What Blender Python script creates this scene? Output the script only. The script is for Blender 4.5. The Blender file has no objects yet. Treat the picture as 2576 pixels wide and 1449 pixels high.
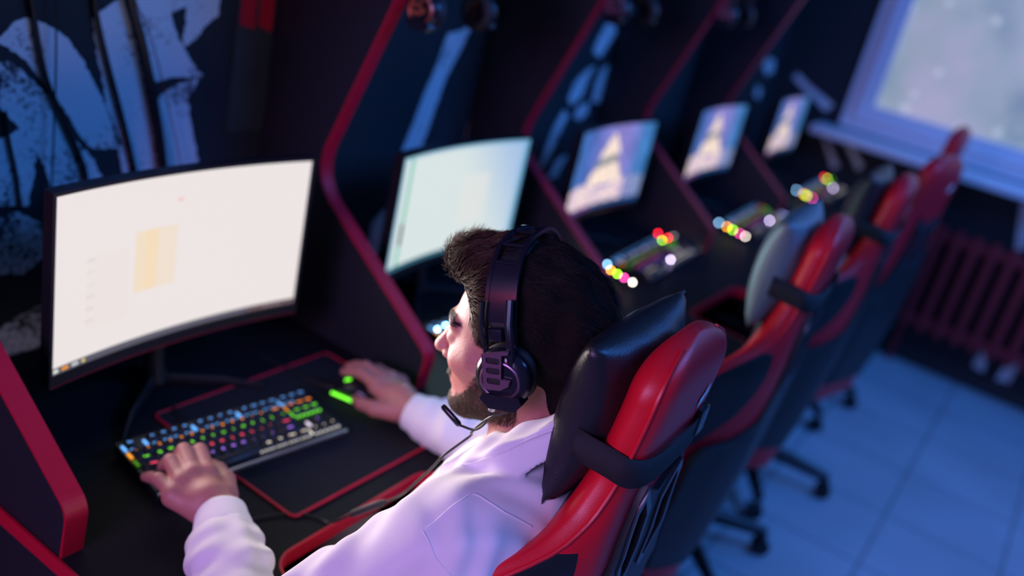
import bpy, bmesh, math, random
import numpy as np
from mathutils import Vector, Matrix, geometry

S = bpy.context.scene
C = S.collection
random.seed(4)
rng = np.random.default_rng(7)

# ------------------------------------------------------------------ camera
FPX = 2312.5
cam_data = bpy.data.cameras.new('camera')
cam = bpy.data.objects.new('camera', cam_data)
C.objects.link(cam)
cam.matrix_world = Matrix(((0.5509, 0.2136, -0.8068, 0.0),
                           (-0.8068, 0.3837, -0.4493, 0.0),
                           (0.2136, 0.8984, 0.3837, 1.70),
                           (0, 0, 0, 1)))
cam_data.sensor_width = 36.0
cam_data.lens = FPX / 2576 * 36.0
cam_data.clip_start = 0.05
cam_data.dof.use_dof = True
cam_data.dof.focus_distance = 1.08
cam_data.dof.aperture_fstop = cam_data.lens / 20.0
S.camera = cam

# ------------------------------------------------------------------ world, colour
S.view_settings.view_transform = 'Standard'
S.view_settings.look = 'None'
S.view_settings.exposure = 0.0
S.view_settings.gamma = 1.0
S.view_settings.use_curve_mapping = False
world = bpy.data.worlds.new('world')
S.world = world
world.use_nodes = True
world.node_tree.nodes['Background'].inputs[0].default_value = (0.09, 0.34, 1.0, 1)
world.node_tree.nodes['Background'].inputs[1].default_value = 0.14
S.cycles.use_denoising = True
S.cycles.max_bounces = 6


def area(name, loc, target, size, col, power, size_y=None, spread=180):
    l = bpy.data.lights.new(name, 'AREA')
    l.shape = 'RECTANGLE'
    l.size = size
    l.size_y = size_y or size
    l.color = col
    l.energy = power
    l.spread = math.radians(spread)
    o = bpy.data.objects.new(name, l)
    C.objects.link(o)
    o.location = loc
    o.rotation_euler = (Vector(target) - Vector(loc)).to_track_quat('-Z', 'Y').to_euler()
    return o


# blue LED panels under the ceiling, magenta neon tube on the near side of the room, an added violet fill
area('blue_ceiling_light', (2.6, -1.3, 2.75), (3.0, 0.9, 0.5), 2.0, (0.05, 0.25, 1.0), 66, 0.8)
area('violet_fill_light', (-1.35, 0.40, 1.95), (1.0, 0.40, 0.95), 1.0, (0.42, 0.36, 0.95), 13, 0.7, spread=100)  # unseen fill lamp, added to brighten the hoodie in violet
area('blue_window_side_light', (4.2, -0.4, 2.7), (3.9, 0.3, 0.0), 0.8, (0.05, 0.24, 1.0), 14)
area('red_neon_light', (-0.85, 0.62, 1.50), (0.9, 0.50, 0.95), 0.6, (1.0, 0.03, 0.08), 5.2, 0.3)


# ------------------------------------------------------------------ helpers
def mat(name, col, rough=0.6, metal=0.0, spec=0.5, emit=None, estr=1.0, noise=0.0, nscale=30.0, bump=0.0, bscale=200.0, coat=0.0, sheen=0.0, sss=0.0):
    m = bpy.data.materials.new(name)
    m.use_nodes = True
    nt = m.node_tree
    b = nt.nodes['Principled BSDF']
    b.inputs['Base Color'].default_value = (*col, 1)
    b.inputs['Roughness'].default_value = rough
    b.inputs['Metallic'].default_value = metal
    b.inputs['Specular IOR Level'].default_value = spec
    b.inputs['Coat Weight'].default_value = coat
    b.inputs['Sheen Weight'].default_value = sheen
    if sss:
        b.inputs['Subsurface Weight'].default_value = sss
        b.inputs['Subsurface Radius'].default_value = (0.01, 0.004, 0.002)
    if emit:
        b.inputs['Emission Color'].default_value = (*emit, 1)
        b.inputs['Emission Strength'].default_value = estr
    tc = None
    if noise or bump:
        tc = nt.nodes.new('ShaderNodeTexCoord')
    if noise:
        n = nt.nodes.new('ShaderNodeTexNoise')
        n.inputs['Scale'].default_value = nscale
        n.inputs['Detail'].default_value = 5
        nt.links.new(tc.outputs['Object'], n.inputs['Vector'])
        mx = nt.nodes.new('ShaderNodeMix')
        mx.data_type = 'RGBA'
        mx.inputs[6].default_value = (*[c * (1 - noise) for c in col], 1)
        mx.inputs[7].default_value = (*[min(1, c * (1 + noise)) for c in col], 1)
        nt.links.new(n.outputs['Fac'], mx.inputs[0])
        nt.links.new(mx.outputs[2], b.inputs['Base Color'])
    if bump:
        n2 = nt.nodes.new('ShaderNodeTexNoise')
        n2.inputs['Scale'].default_value = bscale
        n2.inputs['Detail'].default_value = 4
        nt.links.new(tc.outputs['Object'], n2.inputs['Vector'])
        bp = nt.nodes.new('ShaderNodeBump')
        bp.inputs['Strength'].default_value = bump
        bp.inputs['Distance'].default_value = 0.002
        nt.links.new(n2.outputs['Fac'], bp.inputs['Height'])
        nt.links.new(bp.outputs[0], b.inputs['Normal'])
    return m


def attr_emit(name, strength, spec=0.3):
    m = bpy.data.materials.new(name)
    m.use_nodes = True
    nt = m.node_tree
    b = nt.nodes['Principled BSDF']
    b.inputs['Base Color'].default_value = (0.01, 0.01, 0.012, 1)
    b.inputs['Roughness'].default_value = 0.35
    b.inputs['Specular IOR Level'].default_value = spec
    a = nt.nodes.new('ShaderNodeVertexColor')
    a.layer_name = 'glow'
    nt.links.new(a.outputs['Color'], b.inputs['Emission Color'])
    b.inputs['Emission Strength'].default_value = strength
    return m


M = {}
M['black_paint'] = mat('black_paint', (0.018, 0.021, 0.024), 0.85, noise=0.25, nscale=6)
M['desk'] = mat('desk_laminate', (0.010, 0.011, 0.013), 0.6, noise=0.15, nscale=9, spec=0.12)
M['red_band'] = mat('red_edge_band', (0.52, 0.004, 0.03), 0.45, noise=0.08, nscale=20)
M['panel'] = mat('divider_laminate', (0.010, 0.011, 0.016), 0.6, noise=0.1, nscale=10)
M['black_plastic'] = mat('black_plastic', (0.012, 0.012, 0.014), 0.4)
M['gloss_black'] = mat('gloss_black_plastic', (0.012, 0.012, 0.016), 0.18)
M['rubber'] = mat('black_rubber', (0.012, 0.012, 0.014), 0.6)
M['cloth_black'] = mat('black_mat_cloth', (0.012, 0.013, 0.016), 0.95, spec=0.2, noise=0.1, nscale=400)
M['red_leather'] = mat('red_faux_leather', (0.70, 0.006, 0.02), 0.42, noise=0.05, nscale=15, bump=0.12, bscale=500)
M['black_leather'] = mat('black_faux_leather', (0.013, 0.014, 0.018), 0.40, bump=0.25, bscale=300)
M['shell'] = mat('chair_shell_plastic', (0.010, 0.011, 0.014), 0.5)
M['shell_rim'] = mat('chair_shell_rim', (0.045, 0.05, 0.06), 0.32)
M['strap'] = mat('woven_strap', (0.010, 0.011, 0.014), 0.8, bump=0.3, bscale=900)
M['white_logo'] = mat('white_print', (0.8, 0.8, 0.8), 0.5)
M['alu'] = mat('brushed_metal', (0.60, 0.60, 0.64), 0.35, metal=0.9, noise=0.05, nscale=60)
M['key'] = mat('keycap_plastic', (0.012, 0.012, 0.014), 0.5)
M['glow'] = attr_emit('backlight_glow', 1.0)
M['screen'] = attr_emit('screen_glow', 1.0)
M['pvc'] = mat('white_window_plastic', (0.80, 0.82, 0.84), 0.4, noise=0.03, nscale=5)
M['rad'] = mat('red_radiator_paint', (0.30, 0.012, 0.02), 0.5)
M['cable'] = mat('cable_plastic', (0.012, 0.012, 0.014), 0.45)
M['red_cable'] = mat('red_cable_plastic', (0.25, 0.01, 0.02), 0.5)
M['grey_fabric'] = mat('dark_teal_pillow_leather', (0.13, 0.18, 0.19), 0.42, noise=0.1, nscale=20)
M['bronze'] = mat('orange_metal_ring', (0.55, 0.14, 0.06), 0.35, metal=0.5)


def mkobj(name, me, parent=None, smooth=True):
    o = bpy.data.objects.new(name, me)
    C.objects.link(o)
    if parent is not None:
        o.parent = parent
    if smooth and len(me.polygons):
        me.polygons.foreach_set('use_smooth', [True] * len(me.polygons))
    return o


def mesh(name, v, f, m, parent=None, smooth=True):
    me = bpy.data.meshes.new(name)
    me.from_pydata([tuple(map(float, p)) for p in v], [], [tuple(int(i) for i in q) for q in f])
    me.materials.append(m)
    me.validate()
    me.update()
    return mkobj(name, me, parent, smooth)


class B:
    """collects shapes into one mesh"""
    def __init__(s):
        s.bm = bmesh.new()

    def box(s, lo, hi, bev=0.0, seg=2, mtx=None):
        bm = bmesh.new()
        bmesh.ops.create_cube(bm, size=1)
        lo, hi = Vector(lo), Vector(hi)
        for v in bm.verts:
            v.co = Vector([lo[i] + (v.co[i] + 0.5) * (hi[i] - lo[i]) for i in range(3)])
        if bev:
            bmesh.ops.bevel(bm, geom=list(bm.edges), offset=bev, segments=seg, profile=0.6, affect='EDGES')
        return s.merge(bm, mtx)

    def merge(s, bm, mtx=None):
        if mtx is not None:
            bm.transform(mtx)
        me = bpy.data.meshes.new('t')
        bm.to_mesh(me)
        s.bm.from_mesh(me)
        bpy.data.meshes.remove(me)
        bm.free()
        return s

    def tube(s, pts, r, n=10, closed=False, flat=1.0, cap=True):
        pts = [Vector(p) for p in pts]
        rs = r if isinstance(r, (list, tuple)) else [r] * len(pts)
        N = len(pts)
        up = Vector((0, 0, 1))
        t0 = (pts[1] - pts[0]).normalized()
        if abs(t0.dot(up)) > 0.9:
            up = Vector((0, 1, 0))
        nrm = (up - t0 * up.dot(t0)).normalized()
        rings = []
        for i, p in enumerate(pts):
            if closed:
                t = (pts[(i + 1) % N] - pts[i - 1]).normalized()
            else:
                t = (pts[min(i + 1, N - 1)] - pts[max(i - 1, 0)]).normalized()
            nrm = (nrm - t * nrm.dot(t)).normalized()
            bi = t.cross(nrm)
            rings.append([s.bm.verts.new(p + (nrm * math.cos(a) * rs[i] + bi * math.sin(a) * rs[i] * flat))
                          for a in [2 * math.pi * k / n for k in range(n)]])
        for i in range(N if closed else N - 1):
            a, b = rings[i], rings[(i + 1) % N]
            for k in range(n):
                s.bm.faces.new((a[k], a[(k + 1) % n], b[(k + 1) % n], b[k]))
        if cap and not closed:
            s.bm.faces.new(rings[0][::-1])
            s.bm.faces.new(rings[-1])
        return s

    def cyl(s, c, r, h, axis='z', n=24, bev=0.0):
        bm = bmesh.new()
        bmesh.ops.create_cone(bm, cap_ends=True, segments=n, radius1=r, radius2=r, depth=h)
        if bev:
            es = [e for e in bm.edges if abs(e.verts[0].co.z - e.verts[1].co.z) < 1e-6]
            bmesh.ops.bevel(bm, geom=es, offset=bev, segments=2, profile=0.6, affect='EDGES')
        m = Matrix.Translation(c)
        if axis == 'x':
            m = m @ Matrix.Rotation(math.pi / 2, 4, 'Y')
        if axis == 'y':
            m = m @ Matrix.Rotation(math.pi / 2, 4, 'X')
        return s.merge(bm, m)

    def prism(s, poly, lo, hi, axis='x', holes=(), bev=0.0):
        """polygon (2-D) extruded along an axis; axis x: poly = (y, z); y: (x, z); z: (x, y)"""
        loops = [[Vector((a, b, 0)) for a, b in poly]] + [[Vector((a, b, 0)) for a, b in h] for h in holes]
        tris = geometry.tessellate_polygon(loops)
        flat = [p for l in loops for p in l]

        def P(p, t):
            return {'x': (t, p[0], p[1]), 'y': (p[0], t, p[1]), 'z': (p[0], p[1], t)}[axis]
        bm = bmesh.new()
        va = [bm.verts.new(P(p, lo)) for p in flat]
        vb = [bm.verts.new(P(p, hi)) for p in flat]
        for t in tris:
            try:
                bm.faces.new([va[i] for i in t][::-1])
                bm.faces.new([vb[i] for i in t])
            except ValueError:
                pass
        k = 0
        for l in loops:
            n = len(l)
            for i in range(n):
                a, b = k + i, k + (i + 1) % n
                bm.faces.new((va[a], va[b], vb[b], vb[a]))
            k += n
        bmesh.ops.recalc_face_normals(bm, faces=bm.faces[:])
        return s.merge(bm)

    def add(s, v, f):
        vs = [s.bm.verts.new(p) for p in v]
        for q in f:
            try:
                s.bm.faces.new([vs[i] for i in q])
            except ValueError:
                pass
        return s

    def obj(s, name, m, parent=None, smooth=True, ang=35):
        me = bpy.data.meshes.new(name)
        bmesh.ops.recalc_face_normals(s.bm, faces=s.bm.faces[:])
        s.bm.to_mesh(me)
        s.bm.free()
        me.materials.append(m)
        o = mkobj(name, me, parent, smooth)
        if smooth:
            me.set_sharp_from_angle(angle=math.radians(ang))
        return o


def tag(o, label, cat, group=None):
    o['label'] = label
    o['category'] = cat
    if group:
        o['group'] = group
    return o


def thing(name, label, cat, loc=(0, 0, 0), rz=0.0, group=None):
    o = bpy.data.objects.new(name, None)
    C.objects.link(o)
    o.empty_display_size = 0.05
    o.location = loc
    o.rotation_euler = (0, 0, rz)
    return tag(o, label, cat, group)


def structure(o):
    o['kind'] = 'structure'
    return o


CHILD = {}


def copy_tree(o, parent=None, skip=()):
    kids = {}
    for x in bpy.data.objects:
        if x.parent is not None:
            kids.setdefault(x.parent.name, []).append(x)

    def rec(a, par):
        c = a.copy()
        C.objects.link(c)
        c.parent = par
        for k in kids.get(a.name, []):
            if k.name.split('.')[0] not in skip:
                rec(k, c)
        return c
    return rec(o, parent)


def glow_attr(o, cols):
    me = o.data
    a = me.color_attributes.new('glow', 'FLOAT_COLOR', 'CORNER')
    buf = np.ones((len(me.loops), 4), dtype=np.float32)
    starts = np.zeros(len(me.polygons), dtype=np.int32)
    tot = np.zeros(len(me.polygons), dtype=np.int32)
    me.polygons.foreach_get('loop_start', starts)
    me.polygons.foreach_get('loop_total', tot)
    for i, c in enumerate(cols):
        buf[starts[i]:starts[i] + tot[i], :3] = c
    a.data.foreach_set('color', buf.ravel())


def bez(pts, n=40):
    """smooth curve through points (Catmull-Rom)"""
    P = [Vector(p) for p in pts]
    P = [P[0] * 2 - P[1]] + P + [P[-1] * 2 - P[-2]]
    out = []
    seg = len(P) - 3
    for i in range(seg):
        a, b, c, d = P[i:i + 4]
        m = max(2, n // seg)
        for k in range(m):
            t = k / m
            out.append(0.5 * ((2 * b) + (c - a) * t + (2 * a - 5 * b + 4 * c - d) * t * t + (3 * b - a - 3 * c + d) * t ** 3))
    out.append(P[-2].copy())
    return out


def lin(c):
    return tuple((x / 255) ** 2.2 for x in c)


# ------------------------------------------------------------------ room
WALL_Y, END_X = 1.45, 4.80
bk = B(); bk.box((-1.6, WALL_Y, 0), (END_X + 0.12, WALL_Y + 0.12, 2.9))
structure(bk.obj('wall_back', M['black_paint'], smooth=False))

# tiled floor
fm = bpy.data.materials.new('floor_tiles')
fm.use_nodes = True
nt = fm.node_tree
b = nt.nodes['Principled BSDF']
tc = nt.nodes.new('ShaderNodeTexCoord')
mp = nt.nodes.new('ShaderNodeMapping')
mp.inputs['Location'].default_value = (-2.82, -0.09 + 0.0, 0)
br = nt.nodes.new('ShaderNodeTexBrick')
br.offset = 0.0
br.inputs['Scale'].default_value = 1.0
br.inputs['Brick Width'].default_value = 0.387
br.inputs['Row Height'].default_value = 0.395
br.inputs['Mortar Size'].default_value = 0.0055
br.inputs['Mortar Smooth'].default_value = 0.3
br.inputs['Color1'].default_value = (0.50, 0.52, 0.55, 1)
br.inputs['Color2'].default_value = (0.54, 0.56, 0.58, 1)
br.inputs['Mortar'].default_value = (0.22, 0.25, 0.27, 1)
nt.links.new(tc.outputs['Object'], mp.inputs['Vector'])
nt.links.new(mp.outputs[0], br.inputs['Vector'])
nz = nt.nodes.new('ShaderNodeTexNoise')
nz.inputs['Scale'].default_value = 3.0
nt.links.new(tc.outputs['Object'], nz.inputs['Vector'])
mx = nt.nodes.new('ShaderNodeMix')
mx.data_type = 'RGBA'
mx.blend_type = 'MULTIPLY'
mx.inputs[0].default_value = 0.35
nt.links.new(br.outputs['Color'], mx.inputs[6])
nt.links.new(nz.outputs['Fac'], mx.inputs[7])
nt.links.new(mx.outputs[2], b.inputs['Base Color'])
b.inputs['Roughness'].default_value = 0.45
bk = B(); bk.box((-1.6, -2.2, -0.05), (END_X + 0.12, WALL_Y + 0.12, 0.0))
structure(bk.obj('floor', fm, smooth=False))

# end wall with the window opening  (y, z)
WY0, WY1, WZ0, WZ1 = -1.25, 1.06, 1.02, 2.45
bk = B()
bk.prism([(-2.2, 0), (WALL_Y, 0), (WALL_Y, 2.9), (-2.2, 2.9)], END_X, END_X + 0.12, 'x',
         holes=[[(WY0, WZ0), (WY0, WZ1), (WY1, WZ1), (WY1, WZ0)]])
structure(bk.obj('wall_end', M['black_paint'], smooth=False))
bk = B(); bk.box((END_X - 0.016, -2.2, 0), (END_X, WALL_Y, 0.075), 0.003)
structure(bk.obj('baseboard_end', M['black_plastic'], smooth=False))

# window: frame, sash, misty pane, sill
wf = structure(B().prism([(WY0, WZ0), (WY1, WZ0), (WY1, WZ1), (WY0, WZ1)], END_X - 0.02, END_X + 0.05, 'x',
               holes=[[(WY0 + .07, WZ0 + .07), (WY0 + .07, WZ1 - .07), (WY1 - .07, WZ1 - .07), (WY1 - .07, WZ0 + .07)]]).obj('window_1', M['pvc'], smooth=False))
a0, a1, c0, c1 = WY0 + .06, WY1 - .06, WZ0 + .06, WZ1 - .06
B().prism([(a0, c0), (a1, c0), (a1, c1), (a0, c1)], END_X - 0.045, END_X + 0.02, 'x',
          holes=[[(a0 + .075, c0 + .075), (a0 + .075, c1 - .075), (a1 - .075, c1 - .075), (a1 - .075, c0 + .075)]]).obj('sash', M['pvc'], wf, smooth=False)
bk = B(); bk.box((END_X - 0.03, a0 + .085, 0), (END_X - 0.028, a0 + .085, 0)) if False else None
pm = bpy.data.materials.new('misty_window_pane')
pm.use_nodes = True
nt = pm.node_tree
b = nt.nodes['Principled BSDF']
b.inputs['Base Color'].default_value = (0.2, 0.22, 0.24, 1)
b.inputs['Roughness'].default_value = 0.3
tc = nt.nodes.new('ShaderNodeTexCoord')
n1 = nt.nodes.new('ShaderNodeTexNoise'); n1.inputs['Scale'].default_value = 2.3; n1.inputs['Detail'].default_value = 3
n2 = nt.nodes.new('ShaderNodeTexVoronoi'); n2.inputs['Scale'].default_value = 9.0
nt.links.new(tc.outputs['Object'], n1.inputs['Vector'])
nt.links.new(tc.outputs['Object'], n2.inputs['Vector'])
cr = nt.nodes.new('ShaderNodeValToRGB')
cr.color_ramp.elements[0].position = 0.33; cr.color_ramp.elements[0].color = (0.12, 0.19, 0.21, 1)
cr.color_ramp.elements[1].position = 0.68; cr.color_ramp.elements[1].color = (0.36, 0.34, 0.44, 1)
e = cr.color_ramp.elements.new(0.5); e.color = (0.25, 0.31, 0.33, 1)
nt.links.new(n1.outputs['Fac'], cr.inputs[0])
cr2 = nt.nodes.new('ShaderNodeValToRGB')
cr2.color_ramp.elements[0].position = 0.05; cr2.color_ramp.elements[0].color = (0.30, 0.30, 0.33, 1)
cr2.color_ramp.elements[1].position = 0.22; cr2.color_ramp.elements[1].color = (0, 0, 0, 1)
nt.links.new(n2.outputs['Distance'], cr2.inputs[0])
ad = nt.nodes.new('ShaderNodeMix'); ad.data_type = 'RGBA'; ad.blend_type = 'ADD'; ad.inputs[0].default_value = 0.8
nt.links.new(cr.outputs[0], ad.inputs[6]); nt.links.new(cr2.outputs[0], ad.inputs[7])
nt.links.new(ad.outputs[2], b.inputs['Emission Color'])
b.inputs['Emission Strength'].default_value = 0.95
bk = B(); bk.box((END_X - 0.014, a0 + .07, c0 + .07), (END_X - 0.006, a1 - .07, c1 - .07))
bk.obj('pane', pm, wf, smooth=False)
bk = B(); bk.box((END_X - 0.20, WY0 - .1, WZ0 - .05), (END_X + 0.0, WY1 + .09, WZ0 - .012), 0.008)
bk.obj('window_sill', M['pvc'], wf)

# ------------------------------------------------------------------ graffiti on the walls
gm = bpy.data.materials.new('white_wall_paint')
gm.use_nodes = True
nt = gm.node_tree
b = nt.nodes['Principled BSDF']
b.inputs['Roughness'].default_value = 0.7
tc = nt.nodes.new('ShaderNodeTexCoord')
na = nt.nodes.new('ShaderNodeTexNoise'); na.inputs['Scale'].default_value = 95; na.inputs['Detail'].default_value = 7; na.inputs['Roughness'].default_value = 0.7
nb = nt.nodes.new('ShaderNodeTexNoise'); nb.inputs['Scale'].default_value = 9; nb.inputs['Detail'].default_value = 2
nt.links.new(tc.outputs['Object'], na.inputs['Vector']); nt.links.new(tc.outputs['Object'], nb.inputs['Vector'])
ma = nt.nodes.new('ShaderNodeMath'); ma.operation = 'MULTIPLY_ADD'; ma.inputs[1].default_value = 0.75
nt.links.new(nb.outputs['Fac'], ma.inputs[0]); nt.links.new(na.outputs['Fac'], ma.inputs[2])
at = nt.nodes.new('ShaderNodeVertexColor'); at.layer_name = 'wear'
mb = nt.nodes.new('ShaderNodeMath'); mb.operation = 'SUBTRACT'
nt.links.new(ma.outputs[0], mb.inputs[0]); nt.links.new(at.outputs['Color'], mb.inputs[1])
cr = nt.nodes.new('ShaderNodeValToRGB')
cr.color_ramp.elements[0].position = 0.60; cr.color_ramp.elements[0].color = (0.03, 0.03, 0.035, 1)
cr.color_ramp.elements[1].position = 0.74; cr.color_ramp.elements[1].color = (0.74, 0.74, 0.74, 1)
nt.links.new(mb.outputs[0], cr.inputs[0]); nt.links.new(cr.outputs[0], b.inputs['Base Color'])


def paint(name, polys, label, xw=1.0, wear=0.05, wall='back', group=None):
    """brush strokes of wall paint: irregular, slightly torn outlines, 1 mm of paint on the wall"""
    t = thing('graffiti', label, 'graffiti', (0, WALL_Y, 1.2) if wall == 'back' else (END_X, 0, 0.8), 0, group)
    off = Vector(t.location)
    for poly in polys:
        bm_ = B()
        out = []
        n = len(poly)
        for i in range(n):
            a, c = Vector(poly[i]), Vector(poly[(i + 1) % n])
            L = (c - a).length
            k = max(1, int(L / 0.006))
            nn = Vector((-(c - a).y, (c - a).x)).normalized() if L else Vector((0, 0))
            for j in range(k):
                p = a.lerp(c, j / k) + nn * (random.gauss(0, 0.0012) if j else 0)
                out.append((p.x - (off.x if wall == 'back' else off.y), p.y - off.z))
        bm_.prism(out, -0.0012, 0.001, 'y' if wall == 'back' else 'x')
        o = bm_.obj('brush_stroke', gm, t, smooth=False)
        a = o.data.color_attributes.new('wear', 'FLOAT_COLOR', 'POINT')
        buf = np.ones((len(o.data.vertices), 4), dtype=np.float32)
        buf[:, :3] = wear
        a.data.foreach_set('color', buf.ravel())
    return t


G = [('graffiti', [[(0.794, 1.322), (0.809, 1.33), (0.831, 1.354), (0.854, 1.359), (0.88, 1.351), (0.904, 1.338), (0.927, 1.317), (0.947, 1.292), (0.969, 1.255), (0.993, 1.21), (1.014, 1.173), (1.03, 1.135), (1.025, 1.126), (0.98, 1.128), (0.964, 1.136), (0.942, 1.163), (0.918, 1.204), (0.9, 1.229), (0.887, 1.241), (0.87, 1.263), (0.849, 1.291), (0.831, 1.304), (0.807, 1.317)]], 'big white arched graffiti stroke at the left edge of the back wall', 0.02),
     ('graffiti', [[(0.794, 1.288), (0.824, 1.288), (0.845, 1.273), (0.866, 1.251), (0.887, 1.232), (0.905, 1.207), (0.932, 1.154), (0.964, 1.123), (0.994, 1.072), (0.956, 1.048), (0.904, 1.042), (0.885, 1.101), (0.866, 1.135), (0.865, 1.086), (0.854, 1.036), (0.793, 1.046), (0.793, 1.158), (0.807, 1.162), (0.839, 1.175), (0.82, 1.198), (0.807, 1.213), (0.793, 1.225)]], 'worn white graffiti stroke below the big arch, behind the hanging cables', 0.1),
     ('graffiti', [[(0.973, 1.371), (0.995, 1.385), (1.015, 1.398), (1.022, 1.398), (1.039, 1.358), (1.053, 1.315), (1.071, 1.247), (1.088, 1.181), (1.101, 1.126), (1.118, 1.054), (1.064, 1.053), (1.045, 1.117), (1.024, 1.185), (1.001, 1.259), (0.982, 1.322)], [(0.964, 1.363), (0.969, 1.363), (0.982, 1.315), (0.998, 1.259), (1.018, 1.198), (1.035, 1.145), (1.055, 1.054), (1.04, 1.053), (1.024, 1.13), (1.002, 1.191), (0.985, 1.26), (0.969, 1.322)]], 'upright white graffiti bar above the white screen, right of the arch', 0.05),
     ('graffiti', [[(1.038, 1.399), (1.129, 1.402), (1.119, 1.374), (1.139, 1.325), (1.153, 1.312), (1.174, 1.281), (1.202, 1.257), (1.171, 1.253), (1.13, 1.255), (1.098, 1.246), (1.087, 1.267), (1.068, 1.298), (1.051, 1.335)], [(1.129, 1.402), (1.225, 1.406), (1.224, 1.37), (1.196, 1.351), (1.179, 1.328), (1.154, 1.314), (1.15, 1.323), (1.153, 1.389), (1.118, 1.375)], [(1.108, 1.222), (1.132, 1.234), (1.174, 1.247), (1.199, 1.256), (1.171, 1.216), (1.178, 1.175), (1.197, 1.117), (1.217, 1.042), (1.164, 1.046), (1.125, 1.05), (1.106, 1.139), (1.098, 1.204)]], 'white graffiti letter with pointed notch right of the upright bar', 0.06),
     ('graffiti', [[(0.793, 1.022), (0.834, 1.03), (0.877, 1.001), (0.887, 0.937), (0.849, 0.906), (0.793, 0.919)], [(0.792, 0.801), (0.835, 0.822), (0.893, 0.839), (0.893, 0.755), (0.851, 0.734), (0.792, 0.74)]], 'faint white graffiti patches low on the wall left of the white screen', 0.14),
     ('graffiti', [[(2.06, 1.369), (2.016, 1.354), (1.962, 1.345), (1.951, 1.314), (1.935, 1.254), (1.907, 1.19), (1.878, 1.092), (1.844, 1.009), (1.925, 1.001), (1.954, 1.105), (1.988, 1.231), (2.031, 1.307)], [(2.156, 1.131), (2.181, 1.11), (2.181, 1.027), (2.13, 1.02), (2.137, 1.1)], [(1.842, 0.89), (1.784, 0.848), (1.789, 0.755), (1.857, 0.742), (1.864, 0.799)]], 'tall white graffiti stroke behind the pale blue screen', 0.04),
     ('graffiti', [[(2.813, 1.387), (2.874, 1.383), (2.897, 1.36), (2.862, 1.314), (2.825, 1.272), (2.768, 1.291), (2.777, 1.328)], [(2.811, 1.245), (2.782, 1.208), (2.767, 1.143), (2.707, 1.113), (2.677, 1.138), (2.696, 1.192), (2.758, 1.236)], [(2.942, 1.261), (2.959, 1.174), (2.931, 1.111), (2.846, 1.12), (2.841, 1.187), (2.865, 1.234)], [(2.667, 1.101), (2.704, 1.08), (2.661, 0.998), (2.627, 0.915), (2.588, 0.905), (2.605, 0.965), (2.635, 1.057)], [(2.826, 1.121), (2.836, 1.082), (2.791, 1.055), (2.745, 1.073), (2.757, 1.105)], [(2.764, 0.935), (2.724, 0.86), (2.668, 0.861), (2.695, 0.922)]], 'broken white graffiti strokes behind the first sail picture screen', 0.06),
     ('graffiti', [[(4.582, 1.252), (4.691, 1.241), (4.734, 1.179), (4.647, 1.161), (4.548, 1.213)], [(4.555, 1.114), (4.636, 1.091), (4.643, 1.039), (4.561, 1.063)]], 'small white paint spot near the far corner of the back wall', 0.06)]
for name_, polys_, label_, wear_ in G:
    paint('graffiti', polys_, label_, wear=wear_, group='white graffiti strokes')
paint('graffiti', [[(1.26, 1.155), (1.345, 1.20), (1.36, 1.17), (1.15, 1.06), (1.12, 1.10)]],
      'slanting white paint stroke on the end wall beside the lower window corner', wall='end', group='white graffiti strokes')
paint('graffiti', [[(1.10, 0.93), (1.13, 0.95), (1.02, 0.80), (0.99, 0.82)], [(0.96, 0.93), (1.0, 0.94), (0.90, 0.83), (0.88, 0.86)]],
      'two short white paint strokes on the end wall under the window sill', wall='end', group='white graffiti strokes')
paint('graffiti', [[(0.48, 0.25), (0.53, 0.24), (0.52, 0.13), (0.47, 0.14)], [(0.02, 0.20), (0.05, 0.19), (0.06, 0.11), (0.0, 0.1)], [(-0.12, 0.2), (-0.07, 0.19), (-0.06, 0.09), (-0.12, 0.1)]],
      'white paint blobs low on the end wall below the red radiator', wall='end', group='white graffiti strokes')
paint('graffiti', [[(0.16, 0.93), (0.12, 0.93), (0.06, 0.74), (0.10, 0.70)]],
      'white paint patch under the window sill right of the radiator top', wall='end', group='white graffiti strokes')

# loose cables down the wall
CAB = [([(0.844, 1.435), (0.852, 1.387), (0.876, 1.271), (0.909, 1.195), (0.953, 1.096), (0.964, 1.018)], 0.0048, 'cable', 'thick black cable crossing the big arched graffiti stroke'),
       ([(0.955, 1.43), (0.965, 1.371), (0.989, 1.29), (1.024, 1.187), (1.058, 1.076), (1.067, 1.019)], 0.0046, 'cable', 'black cable along the left side of the upright graffiti bar'),
       ([(1.013, 1.446), (1.026, 1.394), (1.057, 1.311), (1.096, 1.175), (1.118, 1.078), (1.125, 1.027)], 0.0085, 'cable', 'thickest black cable along the right side of the upright graffiti bar'),
       ([(0.888, 1.438), (0.888, 1.388), (0.89, 1.258), (0.888, 1.096), (0.89, 1.029)], 0.0016, 'cable', 'thin straight black cord hanging over the arch'),
       ([(0.812, 1.208), (0.818, 1.16), (0.83, 1.103), (0.839, 1.037)], 0.003, 'cable', 'short black cable at the left edge of the worn graffiti'),
       ([(1.018, 1.433), (1.034, 1.394), (1.068, 1.332), (1.099, 1.251), (1.152, 1.09), (1.162, 1.022)], 0.0011, 'red_cable', 'thin dark red cord over the notched graffiti letter')]
for CAB_N, (pts_, r_, mt_, lab_) in enumerate(CAB):
    bk = B(); bk.tube(bez([(x, WALL_Y - 0.003 - r_ - (0.012 if CAB_N in (3, 5) else 0.0), z) for i, (x, z) in enumerate(pts_)], 40), r_, 8)
    tag(bk.obj('cable', M[mt_]), lab_, 'cable', 'cables hanging over the graffiti')

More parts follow.
